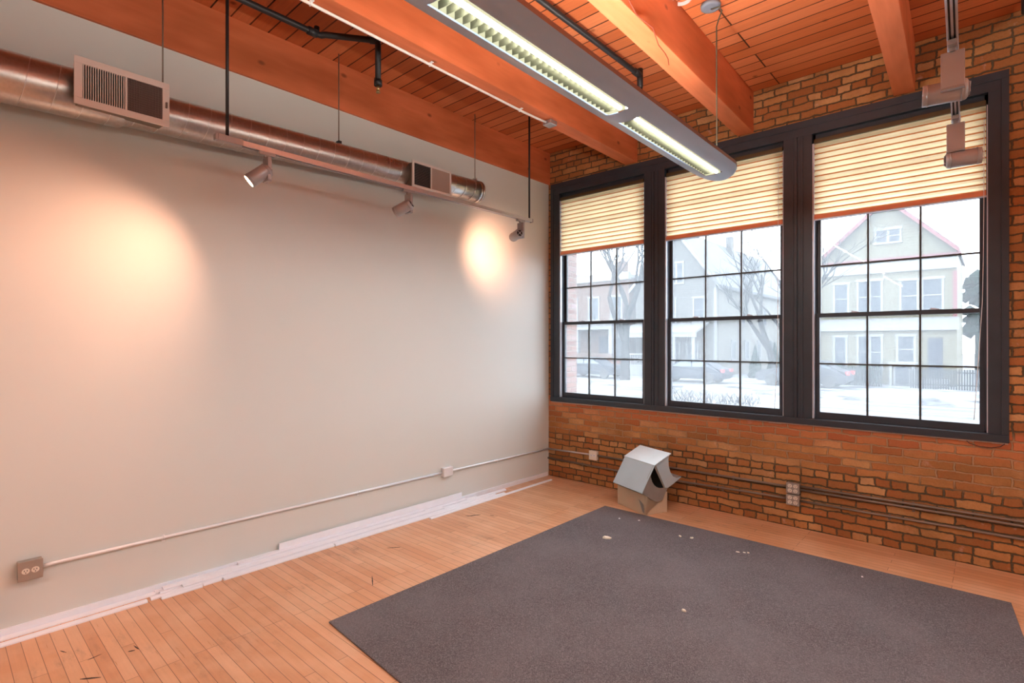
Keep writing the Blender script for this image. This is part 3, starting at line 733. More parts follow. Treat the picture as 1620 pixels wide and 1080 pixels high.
outlet_box('wall_outlet', (0.0, -4.690, 0.345), '+x', 0.102, 0.102, 0.048, ((-0.020, 0), (0.020, 0)), (M['plate'], M['plate'], M['ivory']), 'metal duplex outlet box low on the white wall at far left', 'electrical outlets')
def left_conduit(y0, y1, straps, label):
    t = thing('wall_conduit', (0.0, (y0+y1)/2, 0.33), label, 'conduit', 'conduits on the white wall')
    z = lambda y: 0.345-(y+4.63)*0.0035 if y < -1.7 else 0.336-(y+1.7)*0.007
    pts = [(0.026 if abs(y-y0) < 0.03 and y0 < -4 else 0.013, y, z(y)) for y in (y0, y0+0.05, y0+0.14, (y0+y1)/2, y1)]
    G().tube(pts, 0.0105, 12).build('pipe_run', M['conduit_pale'], t)
    for y in straps:
        g = bx(0, 0.004, y-0.009, y+0.009, z(y)-0.03, z(y)+0.014); g.tube([(0.003, y, z(y)-0.014), (0.016, y, z(y)-0.0125), (0.0255, y, z(y)), (0.016, y, z(y)+0.0125), (0.003, y, z(y)+0.013)], 0.0035, 6)
        g.build('pipe_strap', M['conduit_pale'], t)
left_conduit(-4.637, -1.70, (-4.045, -2.62), 'metal conduit running from the far left outlet to the small box on the white wall')
left_conduit(-1.58, -0.002, (-0.9,), 'short metal conduit from the small box to the brick corner on the white wall')
tag(bx(0, 0.045, -1.70, -1.58, 0.296, 0.384).build('junction_box', M['conduit_pale'], bevel=0.004), 'small metal box with conduit on both sides on the white wall', 'junction box', 'junction boxes')

# electrical on the brick wall
tw = outlet_box('wall_outlet', (0.664, 0.0, 0.338), '-y', 0.098, 0.098, 0.040, ((-0.02, 0.0), (0.02, 0.0)), (M['ivory'], M['ivory'], M['white']), 'pale square outlet on the brick wall near the corner', 'electrical outlets')
outlet_box('wall_outlet', (2.718, 0.0, 0.345), '-y', 0.102, 0.088, 0.045, ((-0.022, 0.02), (0.022, 0.02), (-0.022, -0.02), (0.022, -0.02)), (M['plate'], M['plate'], M['ivory']), 'upper of the two stacked four-socket outlets on the brick wall', 'electrical outlets')
outlet_box('wall_outlet', (2.718, 0.0, 0.244), '-y', 0.102, 0.088, 0.045, ((-0.022, 0.02), (0.022, 0.02), (-0.022, -0.02), (0.022, -0.02)), (M['plate'], M['plate'], M['ivory']), 'lower of the two stacked four-socket outlets on the brick wall', 'electrical outlets')
def brick_conduit(pts, r, mat, label, straps=()):
    c = pts[len(pts)//2]; t = thing('wall_conduit', (c[0], 0, c[2]), label, 'conduit', 'conduits on the brick wall')
    G().tube(pts, r, 10).build('pipe_run', mat, t)
    for x in straps:
        z = None
        for p, q in zip(pts, pts[1:]):
            if p[0] <= x <= q[0]: z = p[2]+(q[2]-p[2])*(x-p[0])/(q[0]-p[0])
        g = bx(x-0.009, x+0.009, -0.004, 0, z-0.03, z+0.013); g.tube([(x, -0.003, z-0.014), (x, -0.014, z-0.013), (x, -0.026, z), (x, -0.014, z+0.013), (x, -0.003, z+0.013)], 0.003, 6); g.build('pipe_strap', M['conduit_dull'], t)
brick_conduit([(0.002, -0.014, 0.322), (0.3, -0.014, 0.330), (0.616, -0.014, 0.336)], 0.0105, M['conduit'], 'metal conduit on brick between the wall corner and the pale outlet')
brick_conduit([(0.712, -0.014, 0.338), (1.3, -0.014, 0.338), (2.2, -0.014, 0.345), (2.668, -0.014, 0.347)], 0.0105, M['conduit_dull'], 'upper conduit on brick behind the sheet-metal piece, ending at the stacked outlets', (2.2,))
brick_conduit([(0.002, -0.014, 0.212), (0.9, -0.014, 0.208), (1.6, -0.014, 0.215), (2.3, -0.014, 0.236), (2.668, -0.014, 0.243)], 0.0105, M['conduit_dull'], 'lower conduit on brick from the corner to the stacked outlets', (0.5, 2.1))
brick_conduit([(2.768, -0.014, 0.365), (3.3, -0.014, 0.368), (3.8, -0.014, 0.372), (7.1, -0.014, 0.378)], 0.0105, M['conduit_dull'], 'topmost of three conduits on brick right of the stacked outlets', (3.55,))
brick_conduit([(2.768, -0.014, 0.336), (3.3, -0.014, 0.338), (3.8, -0.014, 0.342), (7.1, -0.014, 0.348)], 0.0105, M['conduit_dull'], 'middle of three conduits on brick right of the stacked outlets', (3.55,))
brick_conduit([(2.768, -0.014, 0.240), (3.3, -0.014, 0.243), (3.8, -0.014, 0.250), (7.1, -0.014, 0.256)], 0.0105, M['conduit_dull'], 'lowest of three conduits on brick right of the stacked outlets', (3.4,))
tag(G().tube([(3.86, -0.02, 0.895), (3.875, -0.012, 0.878), (3.93, -0.012, 0.862), (3.99, -0.012, 0.860), (4.04, -0.014, 0.874), (4.062, -0.02, 0.897)], 0.0026, 6).build('loose_wire', M['black']), 'thin dark wire drooping under the lower right corner of the window casing', 'wire')

# ------------------------------------------------------------------ carpet
RZ = 0.009
rug_xy = [(1.183, -0.613), (4.083, -0.603), (4.125, -1.10), (4.20, -3.73), (1.179, -3.531)]
g = G(); g.prism([(x, y, 0.0) for x, y in rug_xy], (0, 0, RZ))
tag(g.build('area_rug', M['rug'], bevel=0.003), 'large charcoal speckled carpet lying on the wood floor', 'rug')
def scrap(x, y, sx, sy, h, rot, label, name='plaster_scrap', cat='scrap', z=RZ, mat='plaster'):
    g = G(); n = 7; pts = []
    for k in range(n):
        a = 2*PI*k/n; r = random.uniform(0.8, 1.1); pts.append((sx*r*math.cos(a), sy*r*math.sin(a)))
    c, s_ = math.cos(rot), math.sin(rot)
    P = [(x+a*c-b*s_, y+a*s_+b*c) for a, b in pts]
    lo = [g.b.verts.new((p[0], p[1], z)) for p in P]; mid = [g.b.verts.new((p[0], p[1], z+h*0.6)) for p in P]
    hi = [g.b.verts.new((x+(p[0]-x)*0.6, y+(p[1]-y)*0.6, z+h*random.uniform(0.8, 1.2))) for p in P]
    for A, B in ((lo, mid), (mid, hi)):
        for k in range(n): g.face([A[k], A[(k+1) % n], B[(k+1) % n], B[k]])
    g.face(lo[::-1]); g.face(hi)
    return tag(g.build(name, M[mat]), label, cat, 'pale scraps on the carpet')
scrap(1.665, -1.35, 0.036, 0.018, 0.016, 0.55, 'largest cream scrap on the carpet, toward its far left corner')
scrap(1.492, -0.86, 0.010, 0.008, 0.008, 0.3, 'tiny bluish white crumb nearest the far left corner of the carpet', mat='white')
scrap(1.649, -0.786, 0.010, 0.008, 0.008, 1.0, 'tiny bluish white crumb on the carpet in front of the bent sheet-metal piece', mat='white')
scrap(2.091, -0.908, 0.018, 0.008, 0.010, -0.5, 'small cream scrap, left one of a close pair near the far carpet edge')
scrap(2.178, -0.886, 0.016, 0.010, 0.011, 0.9, 'small cream scrap, right one of a close pair near the far carpet edge')
scrap(2.56, -0.925, 0.016, 0.007, 0.004, 0.2, 'faint flat scrap, left of three in a row beside the carpet seam')
scrap(2.60, -0.905, 0.010, 0.006, 0.006, 0.2, 'faint small crumb, middle of three in a row beside the carpet seam')
scrap(2.625, -0.89, 0.009, 0.007, 0.007, 0.6, 'small pale crumb, right of three in a row beside the carpet seam')
scrap(2.638, -2.056, 0.014, 0.009, 0.011, 0.1, 'small tan scrap alone in the middle of the carpet')
scrap(3.34, -0.80, 0.007, 0.005, 0.006, 0.1, 'tiny white crumb near the far carpet edge below the rightmost window', mat='white')

# dark scuffs on the floorboards (marks of the floor itself)
def scuff(x, y, l, w, rot):
    g = G(); n = 9; c, s_ = math.cos(rot), math.sin(rot); up = []; dn = []
    for k in range(n):
        t_ = k/(n-1); hw = 0.6*w*(0.25+math.sin(PI*t_))*random.uniform(0.5, 1.0); u = (t_-0.5)*l
        up.append((u, hw)); dn.append((u, -hw))
    P = [(x+a*c-b*s_, y+a*s_+b*c, 0.0) for a, b in up+dn[::-1]]
    g.prism(P, (0, 0, 0.0008)); return g
sc = G()
for args in ((0.424, -1.659, 0.13, 0.012, 1.1), (0.40, -1.70, 0.07, 0.006, 0.7), (0.90, -3.06, 0.16, 0.006, -0.55), (0.655, -4.335, 0.06, 0.006, 0.15), (0.675, -4.36, 0.03, 0.010, 1.2),
             (0.80, -4.55, 0.09, 0.010, 0.9), (0.42, -4.60, 0.05, 0.004, 0.4), (0.52, -2.62, 0.10, 0.010, 0.9), (0.55, -1.55, 0.04, 0.006, 0.4), (0.60, -4.50, 0.06, 0.005, 1.8)):
    q = scuff(*args); me = bpy.data.meshes.new('tmp'); q.b.to_mesh(me); q.b.free(); sc.b.from_mesh(me); bpy.data.meshes.remove(me)
o = sc.build('floor_scuffs', M['grime'], origin='world'); o['kind'] = 'structure'

# ------------------------------------------------------------------ loose white mouldings along the white wall
def strip(ya, yb, xc, z, w, h, label, tilt=0.0, skew=0.0, lip=True):
    g = G()
    prof = [(-w/2, 0), (w/2, 0), (w/2, h*0.55), (w/4, h), (-w/2, h)] if lip else [(-w/2, 0), (w/2, 0), (w/2, h), (-w/2, h)]
    c, s_ = math.cos(tilt), math.sin(tilt)
    prof = [(a*c-b*s_, a*s_+b*c) for a, b in prof]; mz = min(b for a, b in prof); prof = [(a, b-mz) for a, b in prof]
    g.prism([(xc+a-skew/2, ya, z+b) for a, b in prof], (skew, yb-ya, 0))
    tag(g.build('moulding_strip', M['white_trim']), label, 'moulding', 'loose white moulding strips along the white wall')
strip(-7.5, -4.16, 0.118, 0.0, 0.034, 0.014, 'white moulding strip on the floor beside a dark gap at lower left, ending at the pile')
strip(-7.2, -4.10, 0.036, 0.0, 0.040, 0.012, 'white moulding strip lying against the base of the white wall at lower left')
strip(-4.09, -3.86, 0.143, 0.0, 0.030, 0.013, 'short stub of white moulding, outermost at the near end of the pile')
strip(-3.85, -3.74, 0.130, 0.0, 0.030, 0.013, 'very short white moulding offcut beside the stub at the near end of the pile')
strip(-3.73, -2.92, 0.140, 0.0, 0.034, 0.014, 'white moulding in the outer row of the pile with its near end at the offcut')
strip(-2.91, -0.95, 0.150, 0.0, 0.034, 0.015, 'long white moulding in the outer row of the pile, past a small joint in the row', 0, 0.01)
strip(-2.0, -0.17, 0.190, 0.0, 0.030, 0.012, 'long white moulding reaching closest to the brick corner, a strip of bare floor behind it', 0, -0.03)
strip(-4.14, -1.05, 0.104, 0.0, 0.032, 0.016, 'long white moulding in the second row of the pile')
strip(-4.08, -0.85, 0.068, 0.0, 0.032, 0.018, 'long white moulding in the third row of the pile')
strip(-4.10, -1.25, 0.034, 0.0, 0.030, 0.020, 'long white moulding in the innermost row of the pile')
strip(-4.06, -1.42, 0.050, 0.0205, 0.040, 0.014, 'white moulding on top of the pile, nearest the wall', 0.0)
strip(-3.96, -1.75, 0.094, 0.0185, 0.036, 0.012, 'white moulding on top of the pile, away from the wall', 0.0)
strip(-3.6, -1.95, 0.048, 0.036, 0.034, 0.014, 'white moulding topmost on the pile, its far end below the small metal box', 0.0, 0.008)
strip(-3.3, -1.45, 0.024, 0.036, 0.010, 0.060, 'white moulding standing on edge against the wall on top of the pile', 0, 0.0, False)

# ------------------------------------------------------------------ bent sheet-metal piece on its tan base
O = Vector((1.612, -0.600, 0.0)); U = Vector((0.924, -0.383, 0)).normalized(); V = Vector((0.383, 0.924, 0)).normalized()
def q(u, v, h): return O+U*u+V*v+Vector((0, 0, h))
t = thing('sheet_metal_duct_fitting', tuple(q(-0.2, 0.13, 0)), 'bent blue-grey sheet-metal duct fitting on a tan box by the brick wall', 'duct fitting')
LU = -0.425
g = G()
base = [(0, 0), (LU, 0), (LU, 0.262), (0, 0.262)]
hts = {0: 0.186, 1: 0.186, 2: 0.195, 3: 0.195}
# open-topped box with thin walls, the right side cut in a shallow V
def wallp(a, b, h0, h1, mid=None):
    (u0, v0), (u1, v1) = a, b
    pts = [q(u0, v0, 0), q(u1, v1, 0), q(u1, v1, h1)]
    if mid: pts += [q(u0+(u1-u0)*m, v0+(v1-v0)*m, h) for m, h in mid]
    pts.append(q(u0, v0, h0))
    d = (Vector((u1-u0, v1-v0, 0))).normalized(); n = U*(-d.y)+V*d.x
    g.prism(pts, n*(-0.004 if True else 0.004))
wallp(base[0], base[1], 0.186, 0.186)
wallp(base[1], base[2], 0.186, 0.195)
wallp(base[2], base[3], 0.195, 0.195)
wallp(base[3], base[0], 0.195, 0.186, [(0.10, 0.160), (0.25, 0.098), (0.50, 0.106), (0.78, 0.118), (0.93, 0.165)])
g.prism([q(u, v, 0.001) for u, v in base], (0, 0, 0.004))
g.build('tan_base_box', M['tan'], t)
g = G(); g.prism([q(-0.09, -0.0045, 0.13), q(-0.02, -0.0045, 0.10), q(-0.012, -0.0045, 0.02), q(-0.035, -0.0045, 0.03)], tuple(-V*0.0008)); g.build('scuff_mark', M['sheet_in'], t)
A = (0.092, 0.462); B = (-0.050, 0.228); E_ = (0.285, 0.560)
g = G()
g.sheet([q(LU, B[0]-0.004, B[1]-0.012), q(LU, *B), q(LU, *A)], tuple(U*(-LU+0.02)), 0.004)
g.build('front_plate', M['sheet'], t)
g = G(); g.prism([q(LU+0.004, *p) for p in ((-0.045, 0.225), (0.092, 0.455), (0.275, 0.545), (0.27, 0.44), (0.32, 0.335), (0.26, 0.20), (0.0, 0.19))], tuple(U*0.004)); g.build('closed_end', M['groove'], t)  # near-black panel: shade inside the hollow put into its colour
g = G(); g.sheet([q(LU, 0.258, 0.185), q(LU, 0.262, 0.26), q(LU, 0.292, 0.385)], tuple(U*(-LU-0.006)), 0.003); g.build('inner_back', M['groove'], t)  # same dark colour, keeps the crescent opening looking shaded
g = G(); g.sheet([q(LU-0.005, A[0]-0.006, A[1]+0.004), q(LU-0.005, *E_)], tuple(U*(-LU+0.03)), 0.006)
g.build('top_plate', plain('sheet_lit_copy', (0.72, 0.83, 0.86), 0.4, 0.1, 0.12, 7), t)  # paler copy of the sheet; window light on top put into colour
# curved back plate sweeping down and outward
cur = [(0.285, 0.556), (0.268, 0.50), (0.272, 0.44), (0.292, 0.38), (0.325, 0.335), (0.370, 0.315), (0.43, 0.322)]
g = G(); g.sheet([q(LU, *p) for p in cur], tuple(U*(-LU)), 0.004); g.build('curved_back_plate', M['sheet_in'], t)
# end panel facing right, with a crescent opening under the ridge
g = G()
outer = [(-0.050, 0.228), (0.0, 0.186), (0.06, 0.145), (0.135, 0.110), (0.20, 0.125), (0.235, 0.18), (0.265, 0.232), (0.33, 0.262), (0.43, 0.316), (0.370, 0.312), (0.325, 0.332), (0.292, 0.378), (0.272, 0.438), (0.268, 0.50), (0.283, 0.553), (0.092, 0.462)]
hole = [(0.086, 0.440), (0.064, 0.400), (0.060, 0.355), (0.078, 0.305), (0.115, 0.262), (0.160, 0.240), (0.212, 0.236)]
# panel built as quads between the outer edge and the crescent
left = [(-0.050, 0.228), (-0.02, 0.275), (0.015, 0.335), (0.05, 0.395), (0.092, 0.462)]
band_o = [(0.092, 0.462), (0.045, 0.386), (0.005, 0.318), (-0.050, 0.228), (0.0, 0.186), (0.06, 0.145), (0.135, 0.110), (0.20, 0.125), (0.265, 0.232)]
band_i = [(0.088, 0.445), (0.064, 0.400), (0.060, 0.355), (0.078, 0.305), (0.100, 0.275), (0.130, 0.252), (0.165, 0.239), (0.195, 0.236), (0.214, 0.237)]
for k in range(len(band_o)-1):
    g.prism([q(0, *band_o[k]), q(0, *band_o[k+1]), q(0, *band_i[k+1]), q(0, *band_i[k])], tuple(U*0.004))
g.prism([q(0, 0.092, 0.462), q(0, 0.214, 0.237), q(0, 0.228, 0.237), q(0, 0.112, 0.470)], tuple(U*0.004))
g.build('end_panel', M['sheet_in'], t)
g = G()
wing = [(0.112, 0.470), (0.283, 0.553), (0.268, 0.50), (0.272, 0.438), (0.292, 0.378), (0.325, 0.332), (0.370, 0.312), (0.43, 0.318), (0.33, 0.262), (0.265, 0.232), (0.228, 0.237)]
g.prism([q(0.004, *p) for p in wing], tuple(U*0.004))
g.build('wing_panel', M['sheet'], t)

# ------------------------------------------------------------------ outdoors
GZ = -0.8
def ground(x0, x1, y0, y1, z, mat, name): return struct(bx(x0, x1, y0, y1, z-0.1, z).build(name, mat, origin='world'))
ground(-120, 90, 0.45, 160, GZ, M['snow'], 'snowy_ground')
ground(-120, 90, 13.5, 21.0, GZ+0.012, M['road'], 'street')
g = G(); 
x = -60
while x < 20:
    w = random.uniform(1.2, 3.2); h = random.uniform(0.10, 0.28)
    g.ball((x, 21.7+random.uniform(-0.2, 0.2), GZ+0.0), 1.0, None, 2, 0.05, (w, 0.7, h)); x += w*1.1
b = tag(g.build('snow_bank', M['snow']), 'low ridge of ploughed snow along the far side of the street', 'snow bank'); b['kind'] = 'stuff'

def far_win(parent, x0, x1, z0, z1, y, nx=1, ax='y', frame='out_white', depth=0.06):
    def B(a0, a1, d0, d1, c0, c1): return (a0, a1, y-d1, y-d0, c0, c1) if ax == 'y' else (y+d0, y+d1, a0, a1, c0, c1)
    g = G(); f = 0.11
    g.box(*B(x0-f, x0, 0, depth, z0-f, z1+f)); g.box(*B(x1, x1+f, 0, depth, z0-f, z1+f)); g.box(*B(x0-f-0.04, x1+f+0.04, 0, depth+0.03, z1, z1+f+0.04)); g.box(*B(x0-f-0.04, x1+f+0.04, 0, depth+0.04, z0-f, z0))
    g.box(*B(x0, x1, 0, depth*0.7, (z0+z1)/2-0.03, (z0+z1)/2+0.03))
    for k in range(1, nx):
        x = x0+(x1-x0)*k/nx; g.box(*B(x-0.07, x+0.07, 0, depth*0.8, z0, z1))
    o = g.build('window', M[frame], parent)
    bx(*B(x0, x1, -0.01, depth*0.4, z0, z1)).build('pane', M['pane'], o)
FY = 32.8
# cream house with red trimmed gable, seen in the right window
t = thing('gabled_house', (-0.65, FY+6, GZ), 'cream two-storey house with a red trimmed gable across the street, in the rightmost window', 'house')
xa, xb, ze, zp = -3.95, 2.60, 6.75, 9.95; xm = -0.55
g = G(); g.prism([(xa, FY, GZ), (xb, FY, GZ), (xb, FY, ze), (xm, FY, zp), (xa, FY, ze)], (0, 8, 0)); g.build('wall', M['cream_siding'], t)
g = G()
for (p, r_) in (((xa-0.12, ze-0.11), (xm, zp+0.05)), ((xm, zp+0.05), (xb+0.12, ze-0.11))):
    g.prism([(p[0], FY-0.45, p[1]), (r_[0], FY-0.45, r_[1]), (r_[0], FY-0.45, r_[1]+0.18), (p[0], FY-0.45, p[1]+0.18)], (0, 8.8, 0))
g.build('roof', M['roof'], t)
g = G()
for (p, r_) in (((xa-0.12, ze-0.22), (xm, zp-0.08)), ((xm, zp-0.08), (xb+0.12, ze-0.22))):
    g.prism([(p[0], FY-0.50, p[1]), (r_[0], FY-0.50, r_[1]), (r_[0], FY-0.50, r_[1]+0.24), (p[0], FY-0.50, p[1]+0.24)], (0, 0.06, 0))
g.box(xa-0.2, xb+0.2, FY-0.12, FY, ze-0.35, ze-0.13); g.build('red_trim', M['out_red'], t)
g = G(); g.box(xb-0.16, xb+0.02, FY-0.04, FY, 2.9, 5.6); g.build('corner_board', M['out_red'], t)
g = G(); g.box(xa-0.1, xb+0.1, FY-0.25, FY, 2.35, 3.05); g.box(xa, xb, FY-0.15, FY, 5.75, 6.35); g.build('white_band', M['out_white'], t)
far_win(t, -1.05, 0.05, 7.55, 8.25, FY, 2)
far_win(t, -3.2, -2.55, 3.45, 5.2, FY); far_win(t, -1.95, -0.85, 3.45, 5.3, FY, 2); far_win(t, 0.15, 0.85, 3.45, 5.2, FY)
far_win(t, 1.15, 1.95, 3.45, 5.2, FY)
far_win(t, -3.2, -2.65, -0.05+0.2, 1.95, FY); far_win(t, -1.95, -0.85, -0.05+0.2, 2.0, FY, 2); far_win(t, 0.0, 0.7, 0.5, 2.0, FY)
d = bx(1.35, 2.0, FY-0.05, FY, -0.4, 1.9).build('front_door', M['far_door'], t)
g = G(); g.box(-0.35, 0.9, FY-1.3, FY, 0.42, 0.55); g.box(-0.3, -0.18, FY-1.25, FY-1.13, GZ, 0.42); g.box(0.73, 0.85, FY-1.25, FY-1.13, GZ, 0.42); g.box(-0.1, 0.65, FY-1.2, FY-0.05, GZ, 0.2)
g.build('side_porch', M['out_white'], t)
bx(-0.02, 0.6, FY-1.23, FY-1.19, GZ+0.05, 0.30).build('porch_opening', M['pane'], t)
g = G()
for k in range(5): g.box(1.0, 2.3, FY-0.35-0.3*(4-k), FY, GZ+0.16*k*0.5, GZ+0.16*(k+1)*0.5)
g.build('front_steps', M['out_white'], t)

# grey house with white gable trim, seen in the middle window
t = thing('gabled_house', (-13.9, FY+8, GZ), 'grey house with white trimmed gable and long pale side wall, in the middle window', 'house')
xa, xb, xm, ze, zp = -17.0, -10.6, -13.5, 5.9, 9.9
g = G(); g.prism([(xa, FY, GZ), (xb, FY, GZ), (xb, FY, ze), (xm, FY, zp), (xa, FY, ze+0.2)], (0, 0.4, 0)); g.build('front_wall', M['grey_siding'], t)
bx(xa, xb+0.01, FY+0.4, FY+20, GZ, ze).build('side_wall', M['pale_siding'], t)
g = G()
for (p, r_) in (((xa-0.4, ze-0.2), (xm, zp+0.08)), ((xm, zp+0.08), (xb+0.45, ze-0.35))):
    g.prism([(p[0], FY-0.3, p[1]), (r_[0], FY-0.3, r_[1]), (r_[0], FY-0.3, r_[1]+0.2), (p[0], FY-0.3, p[1]+0.2)], (0, 20.6, 0))
g.build('roof', M['roof'], t)
g = G()
for (p, r_) in (((xa-0.4, ze-0.32), (xm, zp-0.06)), ((xm, zp-0.06), (xb+0.42, ze-0.45))):
    g.prism([(p[0], FY-0.36, p[1]), (r_[0], FY-0.36, r_[1]), (r_[0], FY-0.36, r_[1]+0.30), (p[0], FY-0.36, p[1]+0.30)], (0, 0.07, 0))
g.box(xb-0.15, xb+0.03, FY-0.03, FY+0.1, GZ, ze-0.3); g.build('white_trim_board', M['out_white'], t)
far_win(t, -14.05, -13.1, 6.15, 7.6, FY, 2); far_win(t, -14.5, -13.7, 3.1, 4.9, FY); far_win(t, -12.2, -11.5, 3.2, 4.9, FY)
far_win(t, -13.9, -13.4, 0.2, 1.6, FY); far_win(t, -12.7, -12.0, 0.2, 1.5, FY)
for y in (FY+3.0, FY+6.0, FY+9.0, FY+12.5): far_win(t, y, y+0.7, 0.4, 1.7, xb+0.01, 1, 'x')
for y in (FY+5.0, FY+10.5): far_win(t, y, y+0.7, 3.2, 4.4, xb+0.01, 1, 'x')
g = G(); g.prism([(xa-0.2, FY-2.4, 2.3), (-11.1, FY-2.4, 2.3), (-11.1, FY, 3.0), (xa-0.2, FY, 3.0)], (0, 0, 0.14)); g.box(xa-0.2, -11.1, FY-2.4, FY-2.2, 2.05, 2.32); g.build('porch_roof', M['out_white'], t)
for x in (-16.8, -14.4, -12.7, -11.3): bx(x-0.09, x+0.09, FY-2.35, FY-2.17, 0.0, 2.1).build('porch_column', M['out_white'], t)
g = G(); g.box(xa-0.2, -11.1, FY-2.4, FY, GZ, 0.0); g.box(xa-0.1, -12.8, FY-2.36, FY-2.28, 0.75, 0.85)
for k in range(30): g.box(-17+k*0.14, -16.95+k*0.14, FY-2.34, FY-2.30, 0.0, 0.78)
g.build('porch_deck', M['out_white'], t)
g = G(); g.box(-9.3, -8.9, FY+17, FY+17.4, 8.0, 9.3) if False else g.box(-13.2, -12.7, FY+9, FY+9.5, 8.3, 10.9); g.build('chimney', M['grey_siding'], t)

# brick two-flat behind the tree, seen in the left window
t = thing('brick_house', (-19.6, FY+7, GZ), 'pale brick flat-roofed building with a white front porch, in the leftmost window', 'house')
xa, xb = -24.5, -17.6
bx(xa, xb, FY, FY+15, GZ, 6.9).build('wall', M['brick_far'], t)
g = bx(xa-0.15, xb+0.15, FY-0.35, FY+0.1, 6.75, 7.35); g.box(xa-0.1, xb+0.1, FY, FY+15, 6.9, 7.2); g.build('cornice', M['out_white'], t)
for x in (-23.6, -21.4, -19.2): far_win(t, x, x+0.9, 3.6, 5.4, FY)
far_win(t, -23.6, -22.6, 0.4, 2.2, FY); bx(-20.4, -19.5, FY-0.05, FY, 0.0, 2.2).build('front_door', M['far_door'], t); far_win(t, -19.1, -18.3, 0.4, 2.1, FY)
g = G(); g.box(-24.3, -17.8, FY-2.3, FY, 2.7, 3.15); g.build('porch_roof', M['out_white'], t)
for x in (-24.1, -21.2, -18.0): bx(x-0.16, x+0.16, FY-2.2, FY-1.88, 0.0, 2.7).build('porch_column', M['out_white'], t)
g = G(); g.box(-24.3, -17.8, FY-2.3, FY, GZ, 0.0); g.box(-24.3, -17.8, FY-2.3, FY-2.1, 0.0, 0.8); g.build('porch_base', M['brick_far'], t)
bx(-21.2, -20.4, FY+4, FY+4.8, 7.1, 9.0).build('chimney', M['brick_far'], t)

t = thing('pale_house', (-30, FY+8, GZ), 'pale house at the far left edge of the leftmost window, beside the brick building', 'house')
bx(-34, -26, FY, FY+14, GZ, 6.0).build('wall', M['pale_siding'], t)
g = G(); g.prism([(-34.4, FY-0.3, 5.9), (-25.6, FY-0.3, 5.9), (-30, FY-0.3, 9.2)], (0, 14.6, 0)); g.build('roof', M['roof'], t)
t = thing('pale_house', (-5.9, FY+18, GZ), 'pale low building far back between the two gabled houses', 'house')
bx(-9.5, -2.5, FY+22, FY+30, GZ, 4.6).build('wall', M['pale_siding'], t)
g = G(); g.prism([(-9.8, FY+21.7, 4.5), (-2.2, FY+21.7, 4.5), (-6.0, FY+21.7, 7.0)], (0, 8.6, 0)); g.build('roof', M['roof'], t)
t = thing('pale_house', (8.2, FY+17, GZ), 'grey building partly seen right of the cream house, in the rightmost window', 'house')
bx(3.6, 12, FY+14, FY+25, GZ, 2.6).build('wall', M['grey_siding'], t)
g = G(); g.prism([(3.3, FY+13.7, 2.6), (12.3, FY+13.7, 2.6), (12.3, FY+19, 3.9), (3.3, FY+19, 3.9)], (0, 0, 0.12)); g.build('roof', M['out_white'], t)
far_win(t, 4.6, 5.4, 0.3, 1.6, FY+14)

def tree(x, y, h, r, seed, label, lean=0.0, levels=5, spread=0.55, split=0.32):
    rnd = random.Random(seed); g = G()
    def br(p, d, L, r, lv):
        n = 4; pts = [p]; rs = [r]
        for k in range(n):
            d = (d+Vector((rnd.uniform(-1, 1), rnd.uniform(-1, 1), rnd.uniform(-0.4, 0.9)))*0.13).normalized()
            p = p+d*L/n; pts.append(p); rs.append(r*(1-0.38*(k+1)/n))
        g.tube(pts, rs, 8 if lv < 2 else 5 if lv < 4 else 3, caps=False)
        if lv >= levels: return
        for k in range(3 if lv else 4):
            i = rnd.choice((2, 3, 4, 4)); a = rnd.uniform(0, 2*PI)
            nd = (d*(1-spread*0.6)+Vector((math.cos(a), math.sin(a), rnd.uniform(0.0, 0.7)))*spread).normalized()
            br(pts[i], nd, L*rnd.uniform(0.58, 0.82), rs[i]*rnd.uniform(0.62, 0.84), lv+1)
    br(Vector((x, y, GZ-0.05)), Vector((lean, 0, 1)).normalized(), h*split, r, 0)
    tag(g.build('bare_tree', M['bark'], fix=False), label, 'tree', 'bare street trees')
tree(-13.9, 25.8, 19.0, 0.34, 8, 'broad bare tree with many upright branches, in the leftmost window', 0, 5, 0.42, 0.26)
tree(-5.74, 30.2, 12.0, 0.24, 11, 'bare tree with a leaning trunk, at the right side of the middle window', -0.28, 5, 0.5, 0.34)
tree(-3.4, 25.0, 11.0, 0.19, 21, 'bare tree whose branches reach into the upper left of the rightmost window', 0.10, 5, 0.6, 0.34)
tree(-21.5, 25.5, 9.0, 0.15, 5, 'bare tree beyond the brick building at the left of the leftmost window', 0.1, 4, 0.6, 0.3)

def evergreen(x, y, h, r, label, name='evergreen_shrub'):
    g = G(); n = 15; m = 26; rings = []
    for i in range(n):
        z = GZ+0.02+h*i/(n-1); rr = r*(1-(i/(n-1))**1.25)*(0.85 if i == 0 else 1)
        rings.append([g.b.verts.new((x+math.cos(2*PI*k/m)*rr*random.uniform(0.78, 1.15), y+math.sin(2*PI*k/m)*rr*random.uniform(0.78, 1.15), z+random.uniform(-0.07, 0.07)*(0 < i < n-1))) for k in range(m)])
    for a, b in zip(rings, rings[1:]):
        for k in range(m): g.face([a[k], a[(k+1) % m], b[(k+1) % m], b[k]])
    tag(g.build(name, M['needle']), label, 'evergreen', 'cone-shaped evergreens')
evergreen(-8.15, 33.5, 2.35, 0.50, 'cone-shaped evergreen, left one of two in the middle window')
evergreen(-7.0, 33.9, 2.5, 0.55, 'cone-shaped evergreen, right one of two beside the leaning tree')
g = G()
for k in range(46):
    a = random.uniform(0, 2*PI); z = random.uniform(0, 1); rr = (1.0-abs(z-0.45)*1.2)*1.1
    g.ball((3.3+math.cos(a)*rr*random.random(), 43.8+math.sin(a)*rr*random.random(), 2.6+z*3.6), random.uniform(0.3, 0.6), None, 1, 0.35)
